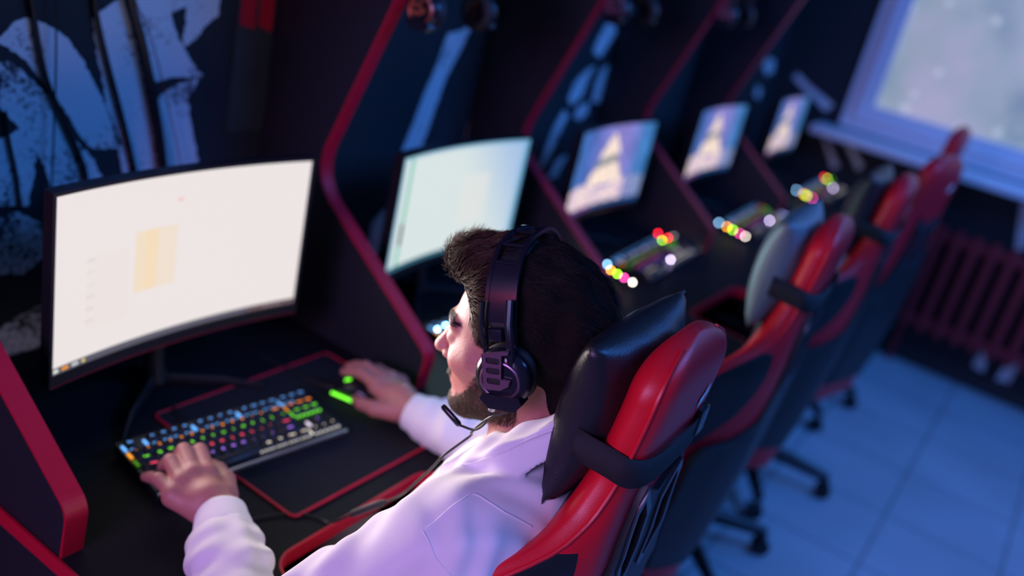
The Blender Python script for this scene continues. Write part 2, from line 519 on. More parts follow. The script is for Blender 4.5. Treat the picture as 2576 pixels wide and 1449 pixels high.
# pennant-like poster
t = thing('poster', 'dark poster with two red patches high on the back wall', 'poster', (1.318, WALL_Y - 0.004, 1.338))
bk = B(); bk.box((-0.05, -0.002, -0.20), (0.045, 0.004, 0.42)); bk.obj('sheet', mat('dark_poster', (0.035, 0.045, 0.045), 0.6, noise=0.5, nscale=12), t, smooth=False)
PR = mat('poster_red', (0.60, 0.01, 0.03), 0.5)
bk = B()
bk.prism([(-0.044, 0.020), (-0.006, 0.010), (-0.004, 0.28), (-0.044, 0.28)], -0.0035, -0.0015, 'y')
bk.prism([(0.004, 0.018), (0.040, 0.004), (0.042, 0.28), (0.004, 0.28)], -0.0035, -0.0015, 'y')
bk.obj('red_patch', PR, t, smooth=False)

# ------------------------------------------------------------------ desk (one long worktop with belly recesses)
XD = [0.6135 + 0.7676 * i for i in range(6)]      # divider planes
DZ, DT = 0.75, 0.024
YF, YR, YB = 0.52, 0.735, WALL_Y - 0.005           # front edge, recess back, wall side
outline = [(XD[0] - 0.02, YB), (XD[0] - 0.02, YF)]
for i in range(5):
    cx = XD[i] + 0.375
    w, r = 0.19, 0.045
    pts = [(cx - w - 0.05, YF), (cx - w, YF + 0.045)]
    for k in range(7):
        a = math.pi - k / 6 * math.pi / 2
        pts.append((cx - w + r + r * math.cos(a), YR - r + r * math.sin(a)))
    for k in range(7):
        a = math.pi / 2 - k / 6 * math.pi / 2
        pts.append((cx + w - r + r * math.cos(a), YR - r + r * math.sin(a)))
    pts += [(cx + w, YF + 0.045), (cx + w + 0.05, YF)]
    outline += pts
outline += [(XD[5] + 0.02, YF), (XD[5] + 0.02, YB)]
desk = thing('desk', 'long black desk with red edge and scooped seat recesses along the back wall', 'desk', (0, 0, 0))
B().prism(outline, DZ - DT, DZ, 'z').obj('tabletop', M['desk'], desk, smooth=False)
# red band following the front outline
v, f = [], []
off = 0.0015
for i, (x, y) in enumerate(outline):
    p0 = Vector(outline[max(i - 1, 0)]); p1 = Vector(outline[min(i + 1, len(outline) - 1)])
    d = (p1 - p0).normalized(); nrm = Vector((d.y, -d.x))
    nrm = -nrm if False else nrm
    for (o_, z_) in ((0.0, DZ + 0.0008), (off + 0.0008, DZ + 0.0006), (off + 0.0008, DZ - DT - 0.0006), (0.0, DZ - DT - 0.0008), (-0.002, DZ - DT - 0.0008), (-0.002, DZ + 0.0008)):
        v.append((x - nrm.x * o_ * 1, y - nrm.y * o_ * 1, z_))
for i in range(len(outline) - 1):
    for k in range(6):
        f.append((i * 6 + k, i * 6 + (k + 1) % 6, (i + 1) * 6 + (k + 1) % 6, (i + 1) * 6 + k))
bm_ = B(); bm_.add(v, f); bm_.obj('edge_band', M['red_band'], desk, smooth=False)
for i in range(6):
    bk = B(); bk.box((XD[i] - 0.012, 0.60, 0.0), (XD[i] + 0.012, YB, DZ - DT)); bk.obj('leg_panel', M['panel'], desk, smooth=False)
bk = B(); bk.box((XD[0] + .012, YB - 0.10, 0.25), (XD[5] - .012, YB - 0.085, DZ - DT)); bk.obj('modesty_panel', M['panel'], desk, smooth=False)

# ------------------------------------------------------------------ dividers
prof = [(WALL_Y - 0.004, DZ), (0.925, DZ), (0.918, 0.80)]
def fillet(pa, pb, pc, r, n=7):
    pa, pb, pc = Vector(pa), Vector(pb), Vector(pc)
    d1 = (pa - pb).normalized(); d2 = (pc - pb).normalized()
    p1 = pb + d1 * r; p2 = pb + d2 * r
    return [tuple((1 - t) ** 2 * p1 + 2 * t * (1 - t) * pb + t * t * p2) for t in [k / n for k in range(n + 1)]]
low = (0.925, DZ); cor = (0.915, 0.832); bend = (1.285, 1.088); top = (0.97, 1.95)
prof = [(WALL_Y - 0.004, DZ), low] + fillet(low, cor, bend, 0.022) + fillet(cor, bend, top, 0.085, 10) + [top, (WALL_Y - 0.004, 1.95)]
edge = prof[1:-1]
LBL = ['first black divider panel with red edge, at the near left end of the desk',
       'black divider panel with red edge between the white screen and the pale blue screen',
       'black divider panel with red edge between the pale blue screen and the first sail picture',
       'black divider panel with dim edge just past the first sail picture screen',
       'black divider panel with dim edge between the two farthest screens']
for i in range(5):
    t = thing('divider_panel', LBL[i], 'divider', (XD[i], 0, 0), 0, 'divider panels between the computer seats')
    B().prism(prof, -0.0155, 0.0155, 'x').obj('panel', M['panel'], t, smooth=False)
    v, f = [], []
    for k, (y, z) in enumerate(edge):
        p0 = Vector(edge[max(k - 1, 0)]); p1 = Vector(edge[min(k + 1, len(edge) - 1)])
        d = (p1 - p0).normalized(); n_ = Vector((-d.y, d.x))
        for (x_, o_) in ((-0.0163, -0.002), (-0.0163, 0.002), (0.0163, 0.002), (0.0163, -0.002)):
            v.append((x_, y + n_.x * o_, z + n_.y * o_))
    for k in range(len(edge) - 1):
        for q in range(4):
            f.append((k * 4 + q, k * 4 + (q + 1) % 4, (k + 1) * 4 + (q + 1) % 4, (k + 1) * 4 + q))
    bm_ = B(); bm_.add(v, f); bm_.obj('edge_trim', M['red_band'], t, smooth=False)


# ------------------------------------------------------------------ monitors
def curve_grid(w, h, R, nu, nv, y0=0.0):
    v = []
    for j in range(nv + 1):
        for i in range(nu + 1):
            a = (i / nu - 0.5) * w / R
            v.append((R * math.sin(a), y0 - R * (1 - math.cos(a)), (j / nv) * h))
    f = [(j * (nu + 1) + i, j * (nu + 1) + i + 1, (j + 1) * (nu + 1) + i + 1, (j + 1) * (nu + 1) + i) for j in range(nv) for i in range(nu)]
    return v, f


def sstep(a, b, x):
    t = min(1, max(0, (x - a) / (b - a)))
    return t * t * (3 - 2 * t)


def mixc(a, b, t):
    return tuple(a[i] + (b[i] - a[i]) * t for i in range(3))


def scr_white(u, v):
    c = (0.845, 0.775, 0.765)
    if v < 0.042:
        c = (0.11, 0.105, 0.14)
        if u > 0.79:
            c = (0.10, 0.06, 0.07)
            if math.sin(u * 260) > 0.4 and 0.012 < v < 0.03:
                c = (0.35, 0.28, 0.3)
        if 0.01 < v < 0.034:
            if 0.008 < u < 0.022: c = (0.75, 0.78, 0.7)
            if 0.040 < u < 0.060: c = (0.85, 0.30, 0.02)
            if 0.078 < u < 0.098: c = (0.55, 0.6, 0.62)
            if 0.110 < u < 0.126: c = (0.75, 0.6, 0.2)
        return c
    if 0.30 < u < 0.46 and 0.33 < v < 0.70:
        c = (0.86, 0.74, 0.62) if u > 0.385 else (0.87, 0.73, 0.56)
        if 0.34 < u < 0.385:
            c = (0.90, 0.72, 0.50)
    if 0.455 < u < 0.475 and 0.835 < v < 0.855:
        c = (0.88, 0.55, 0.52)
    if 0.12 < u < 0.28 and 0.2 < v < 0.62:
        c = (0.84, 0.765, 0.74)
        if abs((v * 14) % 1 - 0.5) < 0.12 and u < 0.15:
            c = (0.78, 0.70, 0.69)
    return c


def scr_pale(u, v):
    a = lin((216, 228, 226)); bl = lin((160, 190, 228))
    c = mixc(a, bl, sstep(0.55, 1.0, u * 0.75 + v * 0.25))
    if 0.55 < u < 0.75 and 0.25 < v < 0.7:
        c = mixc(c, lin((228, 228, 224)), 0.6)
    e = min(u, 1 - u, v, 1 - v)
    c = mixc(lin((90, 165, 205)), c, sstep(0.0, 0.05, e))
    if 0.075 < u < 0.095:
        c = lin((120, 195, 175))
        if 0.22 < v < 0.42:
            c = (0.01, 0.03, 0.04)
    if v < 0.035:
        c = lin((60, 110, 130))
    return c


def scr_sail(seed):
    def f(u, v):
        n = math.sin(u * 17 + seed) * math.sin(v * 13 + 2 * seed) * 0.5 + math.sin(u * 41 + v * 29) * 0.25
        sky = mixc(lin((60, 95, 165)), lin((128, 120, 190)), sstep(0.1, 0.6, u) * sstep(1.3, 0.5, u))
        sky = mixc(sky, lin((60, 115, 175)), sstep(0.72, 0.95, u) + 0.4 * sstep(0.2, 0.0, u))
        c = tuple(x * (1 + 0.25 * n) for x in sky)
        apex, base = 0.90, 0.30
        if base < v < apex:
            t = (apex - v) / (apex - base)
            lo_, hi_ = 0.50 - 0.26 * t, 0.55 + 0.18 * t
            if lo_ + 0.02 * n < u < hi_ + 0.02 * n:
                c = mixc(lin((232, 212, 200)), lin((250, 225, 200)), 0.5 + 0.5 * n)
                if abs(v - 0.58 - 0.2 * (u - 0.5)) < 0.05:
                    c = lin((120, 130, 135))
                if math.sin(u * 60 + v * 25) > 0.75:
                    c = mixc(c, lin((150, 130, 140)), 0.6)
        if v < 0.30 + 0.05 * math.sin(u * 9) and v > 0.06:
            c = mixc(lin((215, 190, 205)), lin((235, 210, 205)), 0.5 + n)
            if u > 0.78:
                c = mixc(c, sky, 0.8)
            if math.sin(u * 45) * math.sin(v * 60) > 0.45:
                c = mixc(c, lin((90, 85, 130)), 0.6)
        if v < 0.06:
            c = lin((90, 60, 120)) if u < 0.4 else lin((35, 70, 120))
        return c
    return f


def monitor(loc, rz, w, h, zb, fn, label, red=False, estr=1.0, nu=96, nv=54):
    t = thing('monitor', label, 'monitor', loc, rz, 'curved gaming monitors on the desk')
    R = 1.35
    v, f = curve_grid(w, h, R, nu, nv)
    v = [(x, y, z + zb) for x, y, z in v]
    me = bpy.data.meshes.new('screen')
    me.from_pydata(v, [], f)
    me.materials.append(M['screen'])
    o = mkobj('screen', me, t)
    glow_attr(o, [tuple(c * estr for c in fn((i + .5) / nu, (j + .5) / nv)) for j in range(nv) for i in range(nu)])
    # casing: thin bezel ring in front, curved back shell
    bz, ch = 0.006, 0.020
    bk = B()
    n = 32
    def ring(wd, z0, z1, y):
        out = []
        for i in range(n + 1):
            a = (i / n - 0.5) * wd / R
            out.append((R * math.sin(a), y - R * (1 - math.cos(a))))
        return out
    W2 = w + 2 * bz
    fr = ring(W2, 0, 0, -0.003); bkp = ring(W2 - 0.004, 0, 0, 0.022)
    inn = ring(w, 0, 0, -0.003)
    z0, z1 = zb - ch, zb + h + bz
    vv, ff = [], []
    for i in range(n + 1):
        vv += [(fr[i][0], fr[i][1], z0), (fr[i][0], fr[i][1], zb), (inn[i][0], inn[i][1], zb), (inn[i][0], inn[i][1], zb + h), (fr[i][0], fr[i][1], zb + h), (fr[i][0], fr[i][1], z1), (bkp[i][0], bkp[i][1] + 0.002, z1 - .002), (bkp[i][0], bkp[i][1] + 0.002, z0 + .002)]
    for i in range(n):
        a, c = i * 8, (i + 1) * 8
        for k0, k1 in ((0, 1), (4, 5), (5, 6), (6, 7), (7, 0)):
            ff.append((a + k0, c + k0, c + k1, a + k1))
    for i in (0, n):
        a = i * 8
        ff.append((a + 0, a + 5, a + 6, a + 7))
    bk.add(vv, ff)
    # side strips of the bezel
    for sgn in (-1, 1):
        xa = sgn * (w / 2); a = xa / R
        p0 = (R * math.sin(a), -0.003 - R * (1 - math.cos(a)))
        a2 = sgn * (W2 / 2) / R
        p1 = (R * math.sin(a2), -0.003 - R * (1 - math.cos(a2)))
        bk.add([(p0[0], p0[1], zb - .001), (p1[0], p1[1], zb - .001), (p1[0], p1[1], zb + h + .001), (p0[0], p0[1], zb + h + .001),
                (p0[0], p0[1] + .004, zb - .001), (p0[0], p0[1] + .004, zb + h + .001)], [(0, 1, 2, 3), (0, 3, 5, 4)])
    bk.obj('casing', M['black_plastic'], t, ang=30)
    bk = B(); bk.box((-0.10, 0.018, zb + 0.05), (0.10, 0.055, zb + h - 0.06), 0.012); bk.obj('rear_housing', M['black_plastic'], t)
    if red:
        fr2 = ring(W2 - 0.004, 0, 0, -0.0045)
        bk = B(); bk.tube([(x, y, zb - ch + 0.002) for x, y in fr2], 0.0009, 6)
        bk.obj('red_trim', M['red_cable'], t)
    bk = B(); bk.tube([(0, 0.05, 0.012), (0, 0.06, 0.06), (0, 0.055, zb + 0.08)], [0.02, 0.018, 0.02], 14); bk.obj('stand_neck', M['black_plastic'], t)
    bk = B()
    for sgn in (-1, 1):
        bk.tube([(0, 0.055, 0.0150), (sgn * 0.10, -0.02, 0.0118), (sgn * 0.15, -0.07, 0.0068)], [0.014, 0.011, 0.006], 10, flat=0.45)
    bk.tube([(0, 0.05, 0.015), (0, 0.12, 0.009)], [0.014, 0.008], 10, flat=0.5)
    bk.obj('stand_base', M['black_plastic'], t)
    return t


YM = 1.1525
MON = [((0.7135 + 1.212) / 2, 0.0, 0.498, 0.294, 0.890, scr_white, 'curved monitor with blank white page, nearest the camera in front of the seated man', 1.0, 0),
       ((1.478 + 1.974) / 2, 0.0, 0.495, 0.272, 0.888, scr_pale, 'curved monitor with pale blue glowing page, just past the first divider', 1.0, 0),
       ((2.257 + 2.733) / 2, 0.0, 0.478, 0.264, 0.886, scr_sail(1), 'curved monitor with a bright sail picture, third screen and largest of the picture screens', 1.2, 0),
       ((3.12 + 3.566) / 2, 0.0, 0.452, 0.262, 0.896, scr_sail(2), 'curved monitor with a sail picture, fourth screen along the row', 1.15, 0),
       ((4.05 + 4.417) / 2, 0.0, 0.40, 0.255, 0.895, scr_sail(3), 'farthest curved monitor with a sail picture, beside the window', 1.05, 0)]
for cx, rz, w, h, zb, fn, lab, es, _ in MON:
    monitor((cx, YM + 0.015, DZ), rz, w, h, zb - DZ, fn, lab, red=(cx < 1.0), estr=es, nu=160 if cx < 1 else 80, nv=96 if cx < 1 else 48)
area('screen_fill_white_page', (0.963, YM - 0.03, 1.04), (0.95, 0.5, 1.12), 0.46, (1.0, 0.84, 0.78), 2.9, 0.26, spread=96)  # added lamp before the screen, boosts its light on the face
area('screen_fill_pale_page', (1.726, YM - 0.03, 1.03), (1.72, 0.5, 0.98), 0.46, (0.6, 0.9, 1.0), 1.6, 0.25, spread=150)  # added lamp in front of the glowing screen, boosts its light

# ------------------------------------------------------------------ mouse mat of the first seat
t = thing('mouse_mat', 'black cloth mouse mat with red stitched edge under the near keyboard', 'mouse mat', (1.105, 0.957, DZ), math.radians(-1))
def rrect(w, d, r, n=6):
    out = []
    for cx, cy, a0 in ((w / 2 - r, d / 2 - r, 0), (-w / 2 + r, d / 2 - r, 90), (-w / 2 + r, -d / 2 + r, 180), (w / 2 - r, -d / 2 + r, 270)):
        for k in range(n + 1):
            a = math.radians(a0 + 90 * k / n)
            out.append((cx + r * math.cos(a), cy + r * math.sin(a)))
    return out
MW, MD = 0.415, 0.355
B().prism(rrect(MW, MD, 0.012), 0.0005, 0.0035, 'z').obj('mat_surface', M['cloth_black'], t, smooth=False)
bk = B(); bk.tube([(x, y, 0.0028) for x, y in rrect(MW, MD, 0.012)], 0.0027, 8, closed=True); bk.obj('stitched_edge', M['red_band'], t)

# ------------------------------------------------------------------ keyboards
U = 0.01905
ROWC = [(0.10, 0.32, 0.85), (1.0, 0.26, 0.015), (0.16, 0.75, 0.02), (1.0, 0.05, 0.14), (0.34, 0.14, 0.85), (0.85, 0.72, 0.55)]
rows = [
    [('Esc', 0, 1)] + [('F%d' % (i + 1), 2 + i + (i // 4) * 0.5, 1) for i in range(12)] + [('Prt', 15.25, 1), ('Scr', 16.25, 1), ('Pau', 17.25, 1)],
    [(c, i, 1) for i, c in enumerate('`1234567890-=')] + [('Back', 13, 2), ('Ins', 15.25, 1), ('Hom', 16.25, 1), ('PgU', 17.25, 1)],
    [('Tab', 0, 1.5)] + [(c, 1.5 + i, 1) for i, c in enumerate('QWERTYUIOP[]')] + [('\\', 13.5, 1.5), ('Del', 15.25, 1), ('End', 16.25, 1), ('PgD', 17.25, 1)],
    [('Caps', 0, 1.75)] + [(c, 1.75 + i, 1) for i, c in enumerate("ASDFGHJKL;'")] + [('Enter', 12.75, 2.25)],
    [('Shift', 0, 2.25)] + [(c, 2.25 + i, 1) for i, c in enumerate('ZXCVBNM,./')] + [('Shift', 12.25, 2.75), ('^', 16.25, 1)],
    [('Ctrl', 0, 1.25), ('Win', 1.25, 1.25), ('Alt', 2.5, 1.25), ('', 3.75, 6.25), ('Alt', 10, 1.25), ('Fn', 11.25, 1.25), ('Menu', 12.5, 1.25), ('Ctrl', 13.75, 1.25), ('<', 15.25, 1), ('v', 16.25, 1), ('>', 17.25, 1)],
]
ROWZ = [0.0, 1.28, 2.28, 3.28, 4.28, 5.28]


def text_mesh(s, size):
    cu = bpy.data.curves.new('legend', 'FONT')
    cu.body = s
    cu.size = size
    cu.align_x = 'CENTER'
    cu.align_y = 'CENTER'
    cu.extrude = 0.0002
    cu.resolution_u = 2
    ob = bpy.data.objects.new('tmp', cu)
    C.objects.link(ob)
    dg = bpy.context.evaluated_depsgraph_get()
    me = bpy.data.meshes.new_from_object(ob.evaluated_get(dg))
    bpy.data.objects.remove(ob)
    return me


LEGM = [mat('legend_glow_%s' % n, (0.02, 0.02, 0.02), emit=c, estr=2.0) for n, c in zip(('blue', 'orange', 'green', 'pink', 'violet', 'warm'), ROWC)]


def keyboard(loc, rz, label):
    t = thing('keyboard', label, 'keyboard', loc, rz, 'lit compact mechanical keyboards')
    W, D = 18.25 * U + 0.014, 6.28 * U + 0.020
    x0, y0 = -W / 2 + 0.007, D / 2 - 0.008
    bk = B()
    bk.prism([(-D / 2, 0.003), (-D / 2 + 0.004, 0.0), (D / 2, 0.004), (D / 2, 0.024), (-D / 2 + 0.008, 0.0165), (-D / 2, 0.013)], -W / 2, W / 2, 'x')
    bk.obj('case', M['black_plastic'], t, smooth=False)
    bk = B(); bk.box((-W / 2 - .001, -D / 2 - 0.0015, 0.011), (W / 2 + .001, -D / 2 + 0.0022, 0.0165), 0.001)
    bk.obj('metal_lip', M['alu'], t)
    bk = B(); bk.tube([(-W / 2 + 0.14, D / 2, 0.012), (-W / 2 + 0.14, D / 2 + 0.03, 0.006), (-W / 2 + 0.15, D / 2 + 0.09, 0.003)], 0.002, 8); bk.obj('keyboard_cable', M['cable'], t)
    cache = {}
    slope = math.atan2(0.0075, D)
    for r, row in enumerate(rows):
        for lab, ku, kw in row:
            cx = x0 + (ku + kw / 2) * U
            cy = y0 - (ROWZ[r] + 0.5) * U
            zt = 0.0165 + (cy + D / 2) / D * 0.0075
            if kw not in cache:
                a, c, hgt = kw * U / 2 - 0.0007, U / 2 - 0.0007, 0.0092
                a2, c2 = a - 0.0028, c - 0.0026
                v = [(-a, -c, 0.002), (a, -c, 0.002), (a, c, 0.002), (-a, c, 0.002), (-a2, -c2, hgt), (a2, -c2, hgt), (a2, c2 + .001, hgt), (-a2, c2 + .001, hgt)]
                bb = bmesh.new()
                vs = [bb.verts.new(p) for p in v]
                for q in ((0, 1, 5, 4), (1, 2, 6, 5), (2, 3, 7, 6), (3, 0, 4, 7), (4, 5, 6, 7)):
                    bb.faces.new([vs[i] for i in q])
                bmesh.ops.bevel(bb, geom=[e for e in bb.edges if all(x.co.z > 0.005 for x in e.verts)], offset=0.0012, segments=2, affect='EDGES')
                me = bpy.data.meshes.new('keycap')
                bb.to_mesh(me); bb.free()
                me.materials.append(M['key'])
                cache[kw] = me
            k = mkobj('keycap', cache[kw], t)
            k.location = (cx, cy, zt)
            k.rotation_euler = (slope, 0, 0)
            if lab:
                one = len(lab) == 1
                key = (lab, r)
                if key not in LEGCACHE:
                    if one and r < 5:
                        me = text_mesh(lab, 0.0080)
                    else:
                        me = text_mesh(lab, 0.0062 if len(lab) < 4 else 0.0055)
                    me.materials.clear(); me.materials.append(LEGM[r])
                    LEGCACHE[key] = me
                l = mkobj('legend', LEGCACHE[key], k, smooth=False)
                l.location = (-0.001 if one else 0, 0.001, 0.0094)
    # backlight leaking in the gaps between key rows and along the rim
    def dot(x, y, sx, sy, c, dz=0.0045):
        z = 0.0165 + (y + D / 2) / D * 0.0075 + dz
        key = (sx, sy, c)
        if key not in DOTC:
            me = bpy.data.meshes.new('backlight_gap')
            v = [(i * sx, j * sy, k) for i in (-1, 1) for j in (-1, 1) for k in (-0.003, 0)]
            me.from_pydata(v, [], [(0, 1, 3, 2), (4, 6, 7, 5), (0, 4, 5, 1), (2, 3, 7, 6), (0, 2, 6, 4), (1, 5, 7, 3)])
            me.materials.append(M['glow'])
            o = mkobj('backlight_gap', me, t, smooth=False)
            glow_attr(o, [c] * 6)
            DOTC[key] = me
        else:
            o = mkobj('backlight_gap', DOTC[key], t, smooth=False)
        o.location = (x, y, z)
    bright = lambda c, s: tuple(x * s for x in c)
    yg = y0 - 1.14 * U
    BL = (0.16, 0.50, 1.15)
    for i in range(34):
        x = x0 + (0.35 + i * 0.5) * U
        if 1.0 < (x - x0) / U < 2.0 or 14.9 < (x - x0) / U < 15.3:
            continue
        if i % 4 == 1:
            continue
        dot(x, yg, 0.0022, 0.0013, BL)
    for xx in (-0.14, 1.75, 6.27, 10.75, 15.05):
        dot(x0 + xx * U, y0 - 0.75 * U, 0.0019, 0.0075, bright(BL, 1.2))
    for xx, yy, c in ((-0.16, 1.8, (1.2, 0.42, 0.03)), (-0.16, 2.9, (0.05, 0.22, 0.0)), (15.07, 1.8, (1.3, 0.42, 0.02)), (15.07, 2.8, (0.25, 1.1, 0.05)), (15.7, 4.8, (1.0, 0.85, 1.1)), (15.07, 5.8, (1.1, 1.05, 0.9))):
        dot(x0 + xx * U, y0 - yy * U, 0.0019, 0.0075, c)
    for i in range(6):
        dot(x0 + (15.45 + i * 0.5) * U, y0 - 3.38 * U, 0.0024, 0.0017, (0.22, 1.0, 0.05))
        dot(x0 + (15.5 + i * 0.5) * U, y0 - 6.3 * U, 0.0021, 0.0013, (0.7, 0.67, 0.64))
    for i in (0.5, 3.9, 4.3, 9.6, 10.0, 10.4, 10.8, 11.3, 11.7, 12.1, 12.6, 13.0, 13.4, 13.9, 14.3, 14.7):
        dot(x0 + i * U, y0 - 6.3 * U, 0.0017, 0.0011, (0.6, 0.56, 0.55))
    return t


LEGCACHE, DOTC = {}, {}
LEDC = {'b': (7, 16, 26), 'o': (34, 13, 1.2), 'g': (11, 32, 1.0), 'p': (26, 2, 11), 'w': (26, 23, 20), 'r': (28, 0.3, 0.8), 'v': (22, 18, 30)}
LEDS = [[((1.567, 1.036, 0.777), 'b'), ((1.6, 1.038, 0.777), 'b')],
        [((2.361, 1.02, 0.777), 'b'), ((2.33, 0.991, 0.777), 'o'), ((2.323, 0.965, 0.777), 'g'), ((2.317, 0.939, 0.777), 'p'), ((2.311, 0.908, 0.777), 'w'), ((2.812, 1.066, 0.777), 'r'), ((2.758, 1.025, 0.777), 'g'), ((2.808, 1.026, 0.777), 'r'), ((2.616, 0.927, 0.777), 'v')],
        [((3.197, 0.997, 0.777), 'b'), ((3.187, 0.96, 0.777), 'o'), ((3.176, 0.933, 0.777), 'g'), ((3.166, 0.902, 0.777), 'p'), ((3.157, 0.876, 0.777), 'w'), ((3.481, 0.896, 0.777), 'v'), ((3.685, 0.965, 0.777), 'r')],
        [((4.14, 0.995, 0.777), 'b'), ((4.113, 0.953, 0.777), 'o'), ((4.102, 0.936, 0.777), 'g'), ((4.095, 0.907, 0.777), 'p'), ((4.60, 0.982, 0.777), 'g'), ((4.62, 1.003, 0.777), 'r'), ((4.444, 0.91, 0.777), 'v')]]
KB = keyboard((0.951, 0.982, DZ + 0.004), math.radians(-8), 'lit mechanical keyboard under the seated man\'s left hand')
for i, (x, y, rz, lab) in enumerate(((1.735, 0.985, -6, 'lit keyboard of the second seat, mostly hidden behind divider and head'),
                                     (2.615, 0.985, 3, 'lit keyboard in front of the first sail picture screen, behind the man\'s head'),
                                     (3.46, 0.945, 3, 'lit keyboard in front of the fourth screen, left of the teal pillow'),
                                     (4.38, 0.935, 2, 'farthest lit keyboard, at the window end of the desk'))):
    k = copy_tree(KB)
    k.location = (x, y, DZ + 0.0012)
    k.rotation_euler = (0, 0, math.radians(rz))
    k['label'] = lab
    if i > 0:
        k.scale = (1.06, 1.05, 1)
    # stronger corner LEDs of these keyboards, which bloom into discs out of focus
    bpy.context.view_layer.update()
    inv = (Matrix.Translation(k.location) @ Matrix.Rotation(k.rotation_euler.z, 4, 'Z') @ Matrix.Diagonal((*k.scale, 1))).inverted()
    for (x_, y_, z_), c_ in LEDS[i]:
        p = inv @ Vector((x_, y_, z_ + 0.004))
        bk = B(); bk.box((-0.0022, -0.0022, -0.0022), (0.0022, 0.0022, 0.0022))
        o = bk.obj('corner_light', M['glow'], k, smooth=False)
        o.location = p
        glow_attr(o, [LEDC[c_]] * len(o.data.polygons))


# ------------------------------------------------------------------ mice
def mouse(loc, rz, label, glow):
    t = thing('computer_mouse', label, 'mouse', loc, rz, 'glowing gaming mice')
    n, m_ = 24, 16
    v, f = [], []
    for j in range(m_ + 1):
        s = j / m_
        y = -0.062 + 0.124 * s
        w = 0.033 * (math.sin(math.pi * min(max(s, 0.0), 1.0)) ** 0.35 if 0 < s < 1 else 0.001) * (1 - 0.12 * math.sin(math.pi * s))
        hh = 0.038 * (max(0.02, math.sin(math.pi * (0.06 + 0.88 * (1 - s)) ** 0.8)) ** 0.6)
        hh = hh * (0.65 + 0.35 * math.sin(math.pi * (1 - s) * 0.9 + 0.2))
        for i in range(n):
            a = 2 * math.pi * i / n
            x = w * math.copysign(abs(math.cos(a)) ** 0.8, math.cos(a))
            z = hh * 0.5 + hh * 0.5 * math.copysign(abs(math.sin(a)) ** 0.7, math.sin(a))
            v.append((x, y, z + 0.002))
    for j in range(m_):
        for i in range(n):
            f.append((j * n + i, j * n + (i + 1) % n, (j + 1) * n + (i + 1) % n, (j + 1) * n + i))
    f.append(tuple(range(n))[::-1]); f.append(tuple(m_ * n + i for i in range(n)))
    mesh('mouse_body', v, f, M['gloss_black'], t)
    gl = mat('mouse_light', (0.02, 0.02, 0.02), emit=glow, estr=1.3)
    bk = B(); bk.cyl((0, 0.035, 0.027), 0.009, 0.006, 'x', 20, 0.001); bk.obj('scroll_wheel', gl, t)
    bk = B()
    for sx in (-1, 1):
        bk.tube(bez([(sx * 0.029, 0.055, 0.012), (sx * 0.0325, 0.02, 0.012), (sx * 0.033, -0.02, 0.010), (sx * 0.024, -0.052, 0.010)], 16), 0.0028, 8)
    bk.obj('side_light', gl, t)
    bk = B(); bk.box((-0.0035, 0.012, 0.030), (0.0035, 0.0, 0.036), 0.001); bk.obj('logo_light', gl, t)
    bk = B(); bk.tube(bez([(0, 0.06, 0.006), (0.0, 0.10, 0.003), (0.02, 0.2, 0.003), (0.04, 0.3, 0.003)], 20), 0.0017, 8); bk.obj('mouse_cable', M['cable'], t)
    return t


mouse((1.238, 0.955, DZ + 0.004), math.radians(18), 'black mouse glowing green held in the man\'s right hand', (0.28, 1.6, 0.04))
mouse((2.845, 0.985, DZ), 0.1, 'mouse with white light beside the keyboard of the first sail picture screen', (1.3, 1.3, 1.4))
mouse((3.75, 0.905, DZ), 0.0, 'mouse with blue light beside the keyboard behind the teal pillow', (0.5, 0.6, 1.5))
mouse((4.62, 0.93, DZ), 0.0, 'mouse with green light beside the farthest keyboard', (0.5, 1.4, 0.05))


# ------------------------------------------------------------------ gaming chairs
def interp(tab, z):
    if z <= tab[0][0]: return tab[0][1]
    for (a, va), (b_, vb) in zip(tab, tab[1:]):
        if z <= b_:
            t = (z - a) / (b_ - a)
            t = t * t * (3 - 2 * t) if True else t
            return va + (vb - va) * t
    return tab[-1][1]


YC = [(0.44, -0.20), (0.60, -0.225), (0.75, -0.245), (0.90, -0.258), (1.05, -0.268), (1.20, -0.290), (1.29, -0.294)]
HW = [(0.44, 0.215), (0.55, 0.245), (0.70, 0.245), (0.85, 0.252), (0.93, 0.262), (0.965, 0.264), (0.995, 0.253), (1.02, 0.218), (1.045, 0.172), (1.08, 0.138), (1.125, 0.119), (1.19, 0.116), (1.23, 0.112), (1.255, 0.099), (1.272, 0.074), (1.285, 0.036), (1.29, 0.003)]


def linterp(tab, z):
    if z <= tab[0][0]: return tab[0][1]
    for (a, va), (b_, vb) in zip(tab, tab[1:]):
        if z <= b_:
            return va + (vb - va) * (z - a) / (b_ - a)
    return tab[-1][1]


def hw(z):
    if z > 1.222:
        return 0.113 * math.sqrt(max(0.0004, 1 - ((z - 1.222) / 0.068) ** 2.4))
    return sum(linterp(HW, z + d) for d in (-0.008, -0.004, 0, 0.004, 0.008)) / 5 if z < 1.27 else linterp(HW, z)


def yc(z):
    return sum(linterp(YC, z + d) for d in (-0.04, -0.02, 0, 0.02, 0.04)) / 5


def fwd(x):
    a = max(0, abs(x) - 0.10)
    return 3.3 * a * a


def surf(x, z, side):
    """side -1 rear, +1 front"""
    w = hw(z)
    q = min(1, abs(x) / max(w, 1e-4))
    th = 0.040 - 0.011 * max(0, min(1, (z - 1.0) / 0.12)) - 0.017 * max(0, min(1, (abs(x) - 0.12) / 0.09))
    zz = max(0, (z - 1.235) / 0.055)
    th *= math.sqrt(max(0.02, 1 - 0.96 * zz * zz))
    th *= math.sqrt(max(0, 1 - q ** 6)) if q < 1 else 0
    return Vector((x, yc(z) + fwd(x) + side * th, z))


def u0(z):
    """inner border of the black wing inset on the rear face (fraction of half width)"""
    if z <= 0.80 or z >= 1.035: return None
    t = (z - 0.80) / 0.235
    return t


